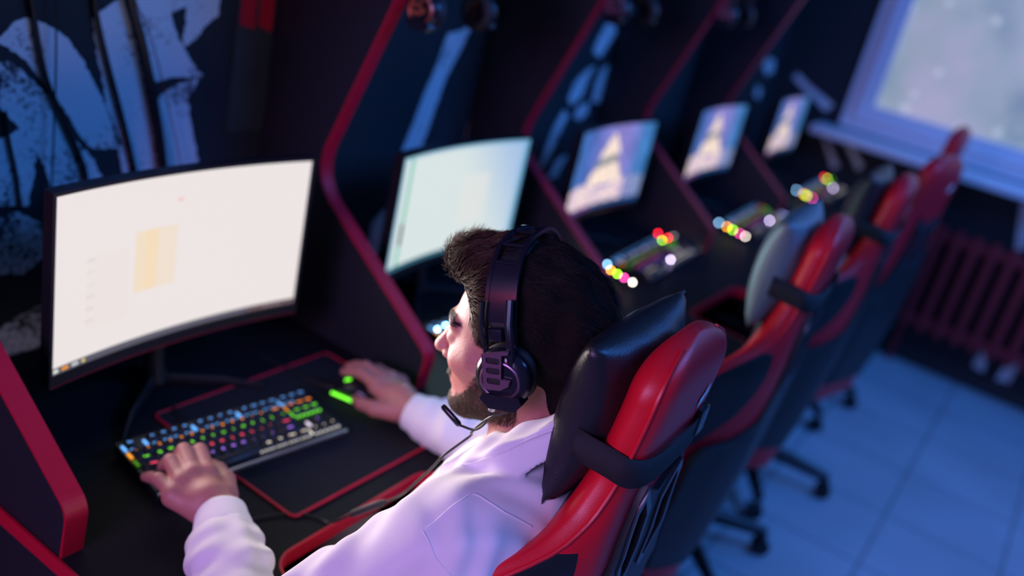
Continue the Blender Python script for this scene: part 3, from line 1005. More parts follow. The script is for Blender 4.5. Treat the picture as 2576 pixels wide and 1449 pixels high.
NZ = [0.44 + 0.01 * k for k in range(78)] + [1.215 + 0.0748 * math.sin(math.pi / 2 * k / 26) for k in range(1, 27)]


def chair_meshes():
    parts = {}
    K = 44
    zlo, zhi = 0.80, 1.046
    def border(z):
        """x of inner and outer border of inset at height z"""
        w = hw(z)
        if z < zlo or z > zhi:
            return None
        t = (z - zlo) / (zhi - zlo)
        inner = linterp([(0.80, 0.245), (0.83, 0.232), (0.87, 0.205), (0.91, 0.180), (0.95, 0.163), (0.99, 0.153), (1.05, 0.149)], z)
        inner = min(inner, w - 0.010)
        return inner, w - 0.010
    # frame skin: front grid and rear grid stitched at the silhouette
    v, f = [], []
    wing = {-1: ([], []), 1: ([], [])}
    fr = [-1 + 2 * k / K for k in range(K + 1)]
    rings = []
    for z in NZ:
        w = hw(z)
        ring = []
        for k in fr:
            x = w * math.sin(k * math.pi / 2)
            ring.append(surf(x, z, 1))
        rear = []
        # rear columns: -w .. -outer .. -inner .. inner .. outer .. w
        bo = border(z)
        xi, xo = bo if bo else (w - 0.0102, w - 0.010)
        if w < 0.03:
            xi, xo = w * 0.7, w * 0.8
        cols = [w * (1) + (xo - w) * k / 3 for k in range(3)]
        cols += [xo + (xi - xo) * k / 8 for k in range(8)]
        cols += [xi * (1 - k / 14) for k in range(14)]
        cols = cols + [0.0] + [-c for c in cols[::-1]]
        rear = [surf(c, z, -1) for c in cols]
        rings.append((ring, rear, bo is not None))
    nf, nr = len(rings[0][0]), len(rings[0][1])
    N = nf + nr - 2
    for ring, rear, _ in rings:
        v += [tuple(p) for p in ring] + [tuple(p) for p in rear[1:-1]]
    for j in range(len(NZ) - 1):
        for i in range(N):
            a, b_ = i, (i + 1) % N
            q = (j * N + a, j * N + b_, (j + 1) * N + b_, (j + 1) * N + a)
            rc_ = i - (nf - 1)
            isw = None
            if 3 <= rc_ < 11: isw = 1
            if nr - 1 - 11 <= rc_ < nr - 1 - 3: isw = -1
            if isw and rings[j][2] and rings[j + 1][2]:
                wing[isw][1].append(q)
                continue
            f.append(q)
    f.append(tuple(range(N))[::-1])
    f.append(tuple((len(NZ) - 1) * N + i for i in range(N)))
    parts['frame'] = (v, f)
    parts['wing'] = (v, wing)
    return parts


def pick(v, faces):
    ids = sorted({i for q in faces for i in q})
    mp_ = {i: k for k, i in enumerate(ids)}
    return [v[i] for i in ids], [tuple(mp_[i] for i in q) for q in faces]


carbon = mat('carbon_weave_mesh', (0.035, 0.037, 0.042), 0.5)
nt = carbon.node_tree
tcn = nt.nodes.new('ShaderNodeTexCoord'); ck = nt.nodes.new('ShaderNodeTexChecker'); ck.inputs['Scale'].default_value = 260
ck.inputs['Color1'].default_value = (0.015, 0.015, 0.018, 1); ck.inputs['Color2'].default_value = (0.09, 0.09, 0.10, 1)
nt.links.new(tcn.outputs['Object'], ck.inputs['Vector']); nt.links.new(ck.outputs['Color'], nt.nodes['Principled BSDF'].inputs['Base Color'])


def pillow_mesh(w, h, t, n=28):
    v, f = [], []
    for side in (1, -1):
        base = len(v)
        for j in range(n + 1):
            for i in range(n + 1):
                a, c = -1 + 2 * i / n, -1 + 2 * j / n
                e = (1 - a ** 2) * (1 - c ** 2)
                pin = 1 - 0.06 * (1 - abs(a) ** 2) * abs(c) ** 3
                pin2 = 1 - 0.12 * (1 - abs(c) ** 2) * abs(a) ** 3
                cre = 0.004 * math.sin(15 * a + 4 * c) * math.exp(-3 * (1 - abs(c))) * max(0, e) ** 0.8
                y = side * (t / 2 * max(0, e) ** 0.42 + cre)
                v.append((a * w / 2 * pin2, y, c * h / 2 * pin))
        for j in range(n):
            for i in range(n):
                q = (base + j * (n + 1) + i, base + j * (n + 1) + i + 1, base + (j + 1) * (n + 1) + i + 1, base + (j + 1) * (n + 1) + i)
                f.append(q if side > 0 else q[::-1])
    return v, f


CM = chair_meshes()


def chair(loc, rz, label, pillow='black'):
    t = thing('gaming_chair', label, 'chair', loc, math.radians(rz), 'red and black gaming chairs')
    fo = mesh('backrest', CM['frame'][0], CM['frame'][1], M['red_leather'], t)
    # remove stray verts
    bb = bmesh.new(); bb.from_mesh(fo.data)
    bmesh.ops.delete(bb, geom=[x for x in bb.verts if not x.link_faces], context='VERTS')
    bmesh.ops.recalc_face_normals(bb, faces=bb.faces[:])
    bb.to_mesh(fo.data); bb.free()
    for s_ in (-1, 1):
        pv, pf = pick(CM['wing'][0], CM['wing'][1][s_][1])
        mesh('wing_panel', pv, pf, M['black_leather'], t)
    # piping seam along the head and wings
    for s_ in (-1, 1):
        pts = []
        for k in range(60):
            z = 0.60 + (1.282 - 0.60) * k / 59
            w = hw(z)
            p = surf(s_ * w * 0.955, z, -1)
            pts.append(p + Vector((s_ * 0.001, -0.001, 0)))
        bk = B(); bk.tube(pts, 0.0028, 6); bk.obj('piping', M['red_leather'], t)
    # carbon weave strip on the bolster shoulder
    for s_ in (-1, 1):
        v, f = [], []
        n = 16
        for k in range(n + 1):
            z = 0.82 + (1.012 - 0.82) * k / n
            for j in range(4):
                x = s_ * (hw(z) - 0.012 - 0.045 * j / 3 * math.sin(math.pi * (0.1 + 0.8 * k / n)))
                p = surf(x, z, 1)
                v.append((p.x, p.y + 0.0015, p.z))
        for k in range(n):
            for j in range(3):
                f.append((k * 4 + j, k * 4 + j + 1, (k + 1) * 4 + j + 1, (k + 1) * 4 + j))
        o = mesh('bolster_strip', v, f, carbon, t)
    # centre panel of the front in black
    v, f = [], []
    for k in range(41):
        z = 0.5 + 0.60 * k / 40
        for j in range(13):
            x = (-1 + 2 * j / 12) * min(0.125, hw(z) * 0.8)
            p = surf(x, z, 1)
            v.append((p.x, p.y + 0.006 * (1 - (2 * j / 12 - 1) ** 4), p.z))
    for k in range(40):
        for j in range(12):
            f.append((k * 13 + j, k * 13 + j + 1, (k + 1) * 13 + j + 1, (k + 1) * 13 + j))
    mesh('centre_pad', v, f, M['black_leather'], t)
    # rear plastic shell with two slots
    half = [(0.0, 1.070), (0.025, 1.082), (0.058, 1.105), (0.066, 1.09), (0.078, 1.03), (0.095, 0.95), (0.125, 0.885), (0.175, 0.85), (0.225, 0.835), (0.236, 0.81), (0.236, 0.66), (0.215, 0.52), (0.0, 0.50)]
    out = half + [(-x, z) for x, z in half[::-1][1:-1]]
    def slot(s_, g):
        base = [(0.024, 1.045), (0.050, 1.080), (0.060, 1.065), (0.060, 0.985), (0.038, 0.945), (0.026, 0.955)]
        c = (0.043, 1.01)
        return [(s_ * (c[0] + (x - c[0]) * g), c[1] + (z - c[1]) * (1 + (g - 1) * 0.6)) for x, z in base]
    def dense(poly, step=0.015):
        o_ = []
        for i in range(len(poly)):
            a, c = Vector(poly[i]), Vector(poly[(i + 1) % len(poly)])
            k = max(1, int((c - a).length / step))
            o_ += [tuple(a.lerp(c, j / k)) for j in range(k)]
        return o_
    def wrap(bm, off):
        # subdivide long triangles so the plate follows the curved back
        for _ in range(3):
            es = [e for e in bm.edges if e.calc_length() > 0.03]
            if es:
                bmesh.ops.subdivide_edges(bm, edges=es, cuts=1, use_grid_fill=False)
                bmesh.ops.triangulate(bm, faces=[q for q in bm.faces if len(q.verts) > 3])
        for p in bm.verts:
            s = surf(p.co.x, p.co.z, -1)
            base = min(s.y, yc(p.co.z) + fwd(p.co.x) - 0.03)
            p.co.y = base + p.co.y + off
    def plate(name, polys, holes, th, off, m_, bump=0.0):
        loops = [[Vector((a, c, 0)) for a, c in dense(polys)]] + [[Vector((a, c, 0)) for a, c in dense(h)] for h in holes]
        tris = geometry.tessellate_polygon(loops)
        flat = [p for l in loops for p in l]
        bm = bmesh.new()
        va = [bm.verts.new((p.x, -th, p.y)) for p in flat]
        vb = [bm.verts.new((p.x, 0, p.y)) for p in flat]
        for tr in tris:
            bm.faces.new([va[i] for i in tr]); bm.faces.new([vb[i] for i in tr][::-1])
        k = 0
        for l in loops:
            for i in range(len(l)):
                a, c = k + i, k + (i + 1) % len(l)
                bm.faces.new((va[a], va[c], vb[c], vb[a]))
            k += len(l)
        wrap(bm, off)
        bk = B(); bk.merge(bm)
        return bk.obj(name, m_, t, ang=40)
    sh = plate('back_shell', out, [slot(1, 1.25), slot(-1, 1.25)], 0.012, 0.004, M['shell'])
    for s_ in (-1, 1):
        o = plate('slot_rim', slot(s_, 1.42), [slot(s_, 1.0)], 0.006, -0.005, M['shell_rim'])
        o.parent = sh
        o = plate('slot_mesh', slot(s_, 1.1), [], 0.002, 0.0035, M['rubber'])
        o.parent = sh
    # logo print on the head
    P0 = Vector((0.045, 0, 1.193))
    fl = [[(-0.010, -0.014), (-0.013, 0.002), (-0.003, 0.008), (0.001, 0.022), (0.006, 0.004), (0.003, -0.008)], [(0.006, 0.010), (0.010, 0.018), (0.013, 0.004), (0.009, -0.004)]]
    v, f = [], []
    for poly in fl:
        i0 = len(v)
        for dx, dz in poly:
            p = surf(P0.x + dx, P0.z + dz, -1)
            v.append((p.x, p.y - 0.0015, p.z))
        f.append(tuple(range(i0, len(v))))
    mesh('flame_logo', v, f, M['white_logo'], t, smooth=False)
    # pillow and strap round the head
    if pillow:
        pm_ = M['black_leather'] if pillow == 'black' else M['grey_fabric']
        v, f = pillow_mesh(0.275, 0.215, 0.095)
        me = bpy.data.meshes.new('headrest_pillow'); me.from_pydata(v, [], f); me.materials.append(pm_)
        bb = bmesh.new(); bb.from_mesh(me); bmesh.ops.remove_doubles(bb, verts=bb.verts, dist=1e-4); bb.to_mesh(me); bb.free()
        o = mkobj('headrest_pillow', me, t)
        o.location = (0.0, yc(1.165) + 0.060, 1.172)
        o.rotation_euler = (math.radians(2), 0, 0)
        bk = B()
        rim = [(-0.135 + 0.27 * k / 20, 0.0, 0.105 * (1 - 0.10 * (1 - (-1 + k / 10) ** 2))) for k in range(21)]
        bk.tube(rim, 0.002, 6)
        s2 = bk.obj('seam', pm_, o)
        zc = 1.148
        pts = []
        w = hw(zc) + 0.003
        yb = yc(zc)
        for k in range(61):
            a = math.pi * k / 60
            x = w * math.copysign(abs(math.cos(a)) ** 0.65, math.cos(a))
            pts.append((x, yb - 0.0375 * math.sin(a) ** 0.65, zc - 0.012 * math.sin(a)))
        pts = [(w, yb + 0.05, zc + 0.004), (w + 0.001, yb + 0.03, zc + 0.002)] + pts + [(-w - 0.001, yb + 0.03, zc + 0.002), (-w, yb + 0.05, zc + 0.004)]
        v, f = [], []
        for (x, y, z) in pts:
            v += [(x, y, z - 0.019), (x, y, z + 0.019), (x * 0.975, y + 0.001, z + 0.019), (x * 0.975, y + 0.001, z - 0.019)]
        for k in range(len(pts) - 1):
            for q in range(4):
                f.append((k * 4 + q, k * 4 + (q + 1) % 4, (k + 1) * 4 + (q + 1) % 4, (k + 1) * 4 + q))
        mesh('pillow_strap', v, f, M['strap'], t)
        p = surf(0.074, zc - 0.01, -1)
        bk = B(); bk.box((0.060, p.y - 0.012, zc - 0.02), (0.088, p.y - 0.004, zc + 0.018), 0.002); bk.obj('strap_buckle', M['gloss_black'], t)
    # seat
    bk = B(); bk.box((-0.19, -0.20, 0.405), (0.19, 0.27, 0.475), 0.03, 4); bk.obj('seat', M['black_leather'], t)
    for s_ in (-1, 1):
        bk = B(); bk.tube(bez([(s_ * 0.20, -0.20, 0.455), (s_ * 0.225, 0.0, 0.465), (s_ * 0.225, 0.2, 0.46), (s_ * 0.19, 0.28, 0.44)], 20), [0.03] + [0.042] * 19 + [0.03] * 1, 14)
        bk.obj('seat_bolster', M['black_leather'], t)
        bk = B(); bk.tube([(s_ * 0.16, 0.02, 0.39), (s_ * 0.29, 0.02, 0.39), (s_ * 0.305, 0.02, 0.42), (s_ * 0.305, 0.02, 0.62)], 0.018, 12, flat=0.8)
        ar = bk.obj('arm_post', M['black_plastic'], t)
        bk = B(); bk.box((s_ * 0.305 - 0.045, -0.12, 0.625), (s_ * 0.305 + 0.045, 0.13, 0.652), 0.011, 3); bk.obj('arm_pad', M['black_plastic'], t)
    bk = B(); bk.tube([(0, 0, 0.40), (0, 0, 0.30), (0, 0, 0.30), (0, 0, 0.10)], [0.026, 0.026, 0.036, 0.036], 20); bk.box((-0.1, -0.12, 0.385), (0.1, 0.12, 0.405), 0.004)
    bk.obj('gas_column', M['black_plastic'], t)
    bk = B(); bk.cyl((0, 0, 0.105), 0.05, 0.05, 'z', 24, 0.008); bk.obj('base_hub', M['black_plastic'], t)
    for k in range(5):
        a = math.radians(-62 + 72 * k)
        d = Vector((math.cos(a), math.sin(a), 0))
        bk = B(); bk.tube([d * 0.03 + Vector((0, 0, 0.105)), d * 0.17 + Vector((0, 0, 0.10)), d * 0.315 + Vector((0, 0, 0.080))], [0.030, 0.026, 0.018], 12, flat=0.9)
        bl = bk.obj('base_leg', M['black_plastic'], t)
        bk = B()
        c = d * 0.315
        nrm = Vector((-d.y, d.x, 0))
        for q in (-1, 1):
            bm = bmesh.new()
            bmesh.ops.create_cone(bm, cap_ends=True, segments=20, radius1=0.028, radius2=0.028, depth=0.018)
            bmesh.ops.bevel(bm, geom=[e for e in bm.edges if abs(e.verts[0].co.z - e.verts[1].co.z) < 1e-6], offset=0.005, segments=2, affect='EDGES')
            bk.merge(bm, Matrix.Translation(c + nrm * (0.014 * q) + Vector((0, 0, 0.028))) @ nrm.to_track_quat('Z', 'Y').to_matrix().to_4x4())
        bk.tube([c + Vector((0, 0, 0.03)), c + Vector((0, 0, 0.08))], 0.010, 10)
        bk.obj('caster', M['rubber'], bl)
    return t


CH1 = chair((0.965, 0.585, 0), 2, 'red and black gaming chair the man sits in, black pillow strapped to its headrest')
def chair_copy(loc, rz, lab, grey=False, nopillow=False):
    c = copy_tree(CH1, skip=('headrest_pillow', 'pillow_strap', 'strap_buckle', 'seam') if nopillow else ())
    c.location = loc
    c.rotation_euler = (0, 0, math.radians(rz))
    c['label'] = lab
    if grey:
        for k in bpy.data.objects:
            if k.parent == c and k.name.startswith('headrest_pillow'):
                k.data = k.data.copy(); k.data.materials[0] = M['grey_fabric']
                for q in bpy.data.objects:
                    if q.parent == k:
                        q.data = q.data.copy(); q.data.materials[0] = M['grey_fabric']
    return c
chair_copy((1.745, 0.622, 0), 4, 'red gaming chair with a pillow lit pale teal, right behind the occupied chair', grey=True)
chair_copy((2.43, 0.63, 0), 3, 'third red gaming chair from the camera, its dark pillow half hidden')
chair_copy((3.03, 0.61, 0), -14, 'fourth red gaming chair, broad side overlapping the window sill', nopillow=True)
chair_copy((3.80, 0.70, 0), 0, 'farthest red gaming chair, seen edge-on against the window', nopillow=True)

# ------------------------------------------------------------------ radiator
t = thing('radiator', 'dark red ribbed radiator under the window on the end wall', 'radiator', (END_X - 0.075, 0, 0))
for k in range(15):
    y = 0.50 - k * 0.082
    bk = B(); bk.box((-0.035, y - 0.021, 0.20), (0.035, y + 0.021, 0.73), 0.012, 3); bk.obj('fin', M['rad'], t)
bk = B(); bk.box((-0.02, 0.50 - 15 * 0.082, 0.655), (0.02, 0.52, 0.705), 0.01); bk.obj('top_pipe', M['rad'], t)
bk = B(); bk.box((-0.02, 0.50 - 15 * 0.082, 0.225), (0.02, 0.52, 0.275), 0.01); bk.obj('bottom_pipe', M['rad'], t)
for y in (0.42, -0.58):
    bk = B(); bk.tube([(0, y, 0.0), (0, y, 0.25)], 0.012, 10); bk.obj('foot', M['rad'], t)


# ------------------------------------------------------------------ the seated man
def vec(*a):
    return np.array(a, dtype=np.float64)


def cap(P, a, b_, r1, r2):
    a, b_ = np.asarray(a, float), np.asarray(b_, float)
    ab = b_ - a
    t = np.clip(((P - a) @ ab) / (ab @ ab), 0, 1)
    return np.linalg.norm(P - a - t[:, None] * ab, axis=1) - (r1 + (r2 - r1) * t)


def ell(P, c, r, R=None):
    q = P - np.asarray(c, float)
    if R is not None:
        q = q @ R
    r = np.asarray(r, float)
    k0 = np.linalg.norm(q / r, axis=1)
    k1 = np.linalg.norm(q / (r * r), axis=1) + 1e-9
    return k0 * (k0 - 1) / k1


def smin(a, b_, k):
    h = np.clip(0.5 + 0.5 * (b_ - a) / k, 0, 1)
    return b_ + (a - b_) * h - k * h * (1 - h)


def smax(a, b_, k):
    return -smin(-a, -b_, k)


def surfnet(fn, lo, hi, h, B_=8, reach=1.3):
    lo, hi = np.asarray(lo, float), np.asarray(hi, float)
    n = (np.ceil((hi - lo) / h / B_).astype(int) + 1) * B_
    nb = n // B_
    D = np.full(tuple(n), 1.0, dtype=np.float32)
    bi = np.stack(np.meshgrid(*[np.arange(k) for k in nb], indexing='ij'), -1).reshape(-1, 3)
    cen = lo + (bi * B_ + (B_ - 1) / 2) * h
    d = fn(cen)
    rad = B_ * h * 0.87 * reach
    act = np.abs(d) < rad + 0.012
    ins = d <= 0
    for k in bi[ins & ~act]:
        D[k[0] * B_:(k[0] + 1) * B_, k[1] * B_:(k[1] + 1) * B_, k[2] * B_:(k[2] + 1) * B_] = -1
    loc = np.stack(np.meshgrid(*[np.arange(B_)] * 3, indexing='ij'), -1).reshape(-1, 3)
    A = bi[act]
    step = 400
    for s in range(0, len(A), step):
        a = A[s:s + step]
        idx = (a[:, None, :] * B_ + loc[None]).reshape(-1, 3)
        D[idx[:, 0], idx[:, 1], idx[:, 2]] = fn(lo + idx * h)
    S_ = D < 0
    nx, ny, nz_ = D.shape
    c = np.zeros((nx - 1, ny - 1, nz_ - 1), dtype=np.int16)
    for dx in (0, 1):
        for dy in (0, 1):
            for dz in (0, 1):
                c += S_[dx:nx - 1 + dx, dy:ny - 1 + dy, dz:nz_ - 1 + dz]
    cells = np.argwhere((c > 0) & (c < 8))
    idm = np.full(c.shape, -1, dtype=np.int32)
    idm[cells[:, 0], cells[:, 1], cells[:, 2]] = np.arange(len(cells))
    acc = np.zeros((len(cells), 3)); cnt = np.zeros(len(cells))
    corners = [(0, 0, 0), (1, 0, 0), (0, 1, 0), (1, 1, 0), (0, 0, 1), (1, 0, 1), (0, 1, 1), (1, 1, 1)]
    for i in range(8):
        for ax in range(3):
            if corners[i][ax]: continue
            ca = np.array(corners[i]); cb = ca.copy(); cb[ax] = 1
            pa, pb = cells + ca, cells + cb
            da = D[pa[:, 0], pa[:, 1], pa[:, 2]]; db = D[pb[:, 0], pb[:, 1], pb[:, 2]]
            m = (da < 0) != (db < 0)
            t = np.where(m, da / np.where(m, da - db, 1), 0)
            p = ca + t[:, None] * (cb - ca)
            acc[m] += p[m]; cnt[m] += 1
    V = lo + (cells + acc / cnt[:, None]) * h
    F = []
    for ax in range(3):
        s1 = [slice(1, -1)] * 3; s2 = [slice(1, -1)] * 3
        s1[ax] = slice(0, -1); s2[ax] = slice(1, None)
        A1, A2 = S_[tuple(s1)], S_[tuple(s2)]
        for sign in (True, False):
            e = np.argwhere((A1 == sign) & (A2 != sign))
            if not len(e): continue
            e = e + np.array([0 if q == ax else 1 for q in range(3)])
            u_, v_ = [(1, 2), (2, 0), (0, 1)][ax]
            def off(a_, b__):
                o = e.copy(); o[:, u_] -= a_; o[:, v_] -= b__
                return idm[o[:, 0], o[:, 1], o[:, 2]]
            q = np.stack([off(0, 0), off(1, 0), off(1, 1), off(0, 1)], 1)
            F.append(q if sign else q[:, ::-1])
    F = np.concatenate(F)
    F = F[(F >= 0).all(1)]
    return V, F


def np_mesh(name, V, F, m, parent):
    me = bpy.data.meshes.new(name)
    me.vertices.add(len(V)); me.vertices.foreach_set('co', np.asarray(V, dtype=np.float32).ravel())
    k = F.shape[1]
    me.loops.add(len(F) * k); me.loops.foreach_set('vertex_index', np.asarray(F, dtype=np.int32).ravel())
    me.polygons.add(len(F))
    me.polygons.foreach_set('loop_start', np.arange(0, len(F) * k, k, dtype=np.int32))
    me.update(calc_edges=True)
    me.validate()
    me.materials.append(m)
    return mkobj(name, me, parent)


# head frame
HEAD = vec(0.957, 0.500, 1.183)
YAW, PIT = math.radians(10), math.radians(-9)
RH = np.array(Matrix.Rotation(YAW, 3, 'Z') @ Matrix.Rotation(PIT, 3, 'X') @ Matrix.Rotation(math.radians(-2), 3, 'Y'))   # local -> world
HS = 0.985


def toh(P):
    return ((P - HEAD) @ RH) / HS


def fromh(p):
    return HEAD + RH @ (np.asarray(p, float) * HS)


def head_sdf(P):
    q = toh(P)
    q = q.copy()
    qx = q.copy(); qx[:, 0] = np.abs(qx[:, 0])
    d = ell(q, (0, -0.014, 0.034), (0.073, 0.095, 0.090))
    d = smin(d, ell(q, (0, 0.032, -0.020), (0.060, 0.066, 0.088)), 0.03)
    d = smin(d, cap(qx, (0.050, -0.008, -0.062), (0.020, 0.062, -0.098), 0.020, 0.021), 0.026)
    d = smin(d, cap(q, (-0.012, 0.078, -0.100), (0.012, 0.078, -0.100), 0.0165, 0.0165), 0.018)
    d = smin(d, ell(q, (0, 0.074, -0.062), (0.029, 0.024, 0.026)), 0.016)         # muzzle
    d = smin(d, cap(qx, (0.044, 0.066, -0.026), (0.052, 0.045, -0.02), 0.017, 0.017), 0.022)   # cheek bone
    d = smin(d, cap(qx, (0.008, 0.0945, 0.020), (0.042, 0.078, 0.021), 0.0085, 0.008), 0.012)       # brow ridge
    d = smax(d, -ell(qx, (0.031, 0.1055, 0.000), (0.017, 0.017, 0.0100)), 0.010)    # orbit
    d = smin(d, ell(qx, (0.031, 0.0805, 0.000), (0.0155, 0.0138, 0.0125)), 0.006)    # lids
    d = smin(d, cap(q, (0, 0.090, 0.012), (0, 0.1165, -0.030), 0.0065, 0.0095), 0.009)   # nose bridge
    d = smin(d, ell(q, (0, 0.1165, -0.034), (0.0112, 0.0115, 0.0095)), 0.006)
    d = smin(d, ell(qx, (0.0125, 0.1005, -0.0385), (0.0075, 0.010, 0.0075)), 0.006)
    d = smax(d, -ell(qx, (0.0055, 0.1095, -0.0455), (0.0034, 0.0055, 0.0035)), 0.002)
    d = smin(d, cap(q, (-0.016, 0.0925, -0.0625), (0.016, 0.0925, -0.0625), 0.0048, 0.0048), 0.006)
    d = smin(d, cap(q, (-0.013, 0.0905, -0.0735), (0.013, 0.0905, -0.0735), 0.0055, 0.0055), 0.006)
    d = smax(d, -cap(q, (-0.022, 0.0985, -0.0680), (0.022, 0.0985, -0.0680), 0.0012, 0.0012), 0.003)
    # ears
    e = ell(qx, (0.078, -0.008, -0.006), (0.0075, 0.019, 0.031))
    d = smin(d, e, 0.006)
    return d * HS


NECK0 = fromh((0, -0.028, -0.055))
NECK1 = vec(0.958, 0.425, 1.015)
# joints
SHL, ELL_, WRL = vec(0.775, 0.428, 0.985), vec(0.625, 0.590, 0.795), vec(0.768, 0.808, 0.806)
SHR, ELR, WRR = vec(1.140, 0.428, 0.985), vec(1.265, 0.590, 0.785), vec(1.236, 0.835, 0.792)
HIPL, KNL, ANL = vec(0.865, 0.42, 0.545), vec(0.80, 0.84, 0.545), vec(0.78, 0.80, 0.09)
HIPR, KNR, ANR = vec(1.06, 0.42, 0.545), vec(1.13, 0.84, 0.545), vec(1.14, 0.82, 0.09)

# left hand: wrist, knuckles, finger joints (world coordinates)
LH = dict(
    mcp=[vec(0.797, 0.877, 0.8335), vec(0.776, 0.884, 0.838), vec(0.755, 0.882, 0.834), vec(0.735, 0.874, 0.826)],     # index .. little
    pip=[vec(0.818, 0.921, 0.835), vec(0.797, 0.932, 0.838), vec(0.770, 0.928, 0.833), vec(0.739, 0.912, 0.824)],
    dip=[vec(0.826, 0.941, 0.814), vec(0.806, 0.952, 0.815), vec(0.776, 0.947, 0.812), vec(0.743, 0.934, 0.813)],
    tip=[vec(0.829, 0.948, 0.800), vec(0.810, 0.960, 0.801), vec(0.779, 0.954, 0.800), vec(0.745, 0.949, 0.804)],
    th=[vec(0.800, 0.838, 0.808), vec(0.826, 0.868, 0.806), vec(0.838, 0.898, 0.803), vec(0.843, 0.920, 0.799)])
RH_ = dict(
    mcp=[vec(1.232, 0.925, 0.812), vec(1.254, 0.929, 0.815), vec(1.275, 0.924, 0.812), vec(1.293, 0.914, 0.803)],
    pip=[vec(1.233, 0.968, 0.812), vec(1.255, 0.975, 0.814), vec(1.279, 0.963, 0.806), vec(1.299, 0.945, 0.793)],
    dip=[vec(1.232, 0.990, 0.805), vec(1.254, 0.998, 0.806), vec(1.279, 0.983, 0.792), vec(1.299, 0.962, 0.779)],
    tip=[vec(1.231, 1.006, 0.796), vec(1.252, 1.014, 0.797), vec(1.277, 0.992, 0.779), vec(1.297, 0.972, 0.768)],
    th=[vec(1.217, 0.860, 0.787), vec(1.200, 0.895, 0.781), vec(1.198, 0.925, 0.777), vec(1.203, 0.946, 0.774)])


def hand_sdf(P, Hd, wr, g=1.0):
    d = cap(P, wr, wr * 0.6 + Hd['mcp'][1] * 0.2 + Hd['mcp'][2] * 0.2, 0.026 * g, 0.026 * g)
    r = [0.0118, 0.0122, 0.0115, 0.0102]
    for i in range(4):
        m = Hd['mcp'][i]
        base = wr + (m - wr) * 0.22
        d = smin(d, cap(P, base + vec(0, 0, -0.006), m + vec(0, 0, -0.009), 0.019 * g, 0.0155 * g), 0.014)
        d = smin(d, ell(P, m + vec(0, 0, -0.002), (0.0105, 0.012, 0.0098)), 0.008)
    for i in range(4):
        f = smin(cap(P, Hd['mcp'][i] + vec(0, 0, -0.004), Hd['pip'][i], r[i] * 1.05 * g, r[i] * 0.95 * g), cap(P, Hd['pip'][i], Hd['dip'][i], r[i] * 0.93 * g, r[i] * 0.82 * g), 0.003)
        f = smin(f, cap(P, Hd['dip'][i], Hd['tip'][i], r[i] * 0.80 * g, r[i] * 0.70 * g), 0.003)
        d = smin(d, f, 0.0045)
    t = Hd['th']
    f = smin(cap(P, t[0], t[1], 0.019 * g, 0.0145 * g), cap(P, t[1], t[2], 0.0135 * g, 0.012 * g), 0.006)
    f = smin(f, cap(P, t[2], t[3], 0.0118 * g, 0.0088 * g), 0.004)
    d = smin(d, f, 0.009)
    # tendons on the back of the hand
    return d


def body_sdf(P):
    d = head_sdf(P)
    d = smin(d, cap(P, NECK0, NECK1, 0.056, 0.062), 0.02)
    d = smin(d, ell(P, (0.957, 0.435, 0.93), (0.165, 0.095, 0.14)), 0.05)
    d = smin(d, ell(P, (0.957, 0.46, 0.74), (0.15, 0.12, 0.20)), 0.05)
    for s, e, w, Hd in ((SHL, ELL_, WRL, LH), (SHR, ELR, WRR, RH_)):
        d = smin(d, cap(P, s, e, 0.050, 0.040), 0.03)
        a = smin(cap(P, e, e * 0.35 + w * 0.65, 0.040, 0.033), cap(P, e * 0.35 + w * 0.65, w, 0.033, 0.0265), 0.01)
        d = smin(d, a, 0.02)
        d = smin(d, hand_sdf(P, Hd, w, 1.04), 0.012)
    for h_, k_, a_ in ((HIPL, KNL, ANL), (HIPR, KNR, ANR)):
        d = smin(d, cap(P, h_, k_, 0.075, 0.052), 0.03)
        d = smin(d, cap(P, k_, a_, 0.052, 0.036), 0.02)
        d = smin(d, cap(P, a_ + vec(0, -0.02, -0.05), a_ + vec(0, 0.13, -0.055), 0.032, 0.028), 0.02)
    return d


skin = mat('skin', (0.48, 0.19, 0.155), 0.48, noise=0.12, nscale=45, bump=0.22, bscale=420, sss=0.12)
person = thing('person', 'man in white hoodie and headset sitting at the nearest computer, seen from behind', 'person', (0.957, 0.45, 0.0))
person_o = Vector(person.location)
V, F = surfnet(body_sdf, (0.50, 0.26, -0.0), (1.42, 1.06, 1.37), 0.0032)
BODY = np_mesh('body', V - np.array(person_o), F, skin, person)
HV, HF = V, F

# ---------------- hair: soft volume plus strands
def hair_sdf(P):
    q = toh(P)
    qx = q.copy(); qx[:, 0] = np.abs(qx[:, 0])
    d = ell(q, (0, -0.020, 0.040), (0.080, 0.103, 0.096))
    d = smin(d, ell(q, (0, 0.022, 0.098), (0.062, 0.078, 0.038)), 0.03)        # top
    d = smin(d, ell(q, (0.008, 0.080, 0.104), (0.048, 0.029, 0.021)), 0.018)       # quiff
    d = smin(d, ell(q, (0, -0.075, 0.010), (0.055, 0.045, 0.060)), 0.03)         # back of the head
    d = smin(d, ell(q, (0, -0.068, -0.062), (0.050, 0.036, 0.052)), 0.02)
    n_ = 0.0022 * np.sin(q[:, 0] * 90 + 30 * q[:, 1]) * np.sin(q[:, 1] * 110) + 0.0016 * np.sin(q[:, 0] * 210 + q[:, 2] * 60)
    d = d + n_
    # keep only the hairy part: boundary line front hairline -> temple -> above ear -> nape
    y, z, x = q[:, 1], q[:, 2], qx[:, 0]
    front = np.interp(y, [-0.2, -0.085, -0.055, -0.02, 0.012, 0.024, 0.036, 0.046, 0.054, 0.066, 0.12], [-0.118, -0.108, -0.072, -0.045, -0.040, -0.040, -0.012, 0.024, 0.062, 0.080, 0.088])
    return smax(d, (front - z) * 0.7 + 0.0 * x, 0.006) * HS


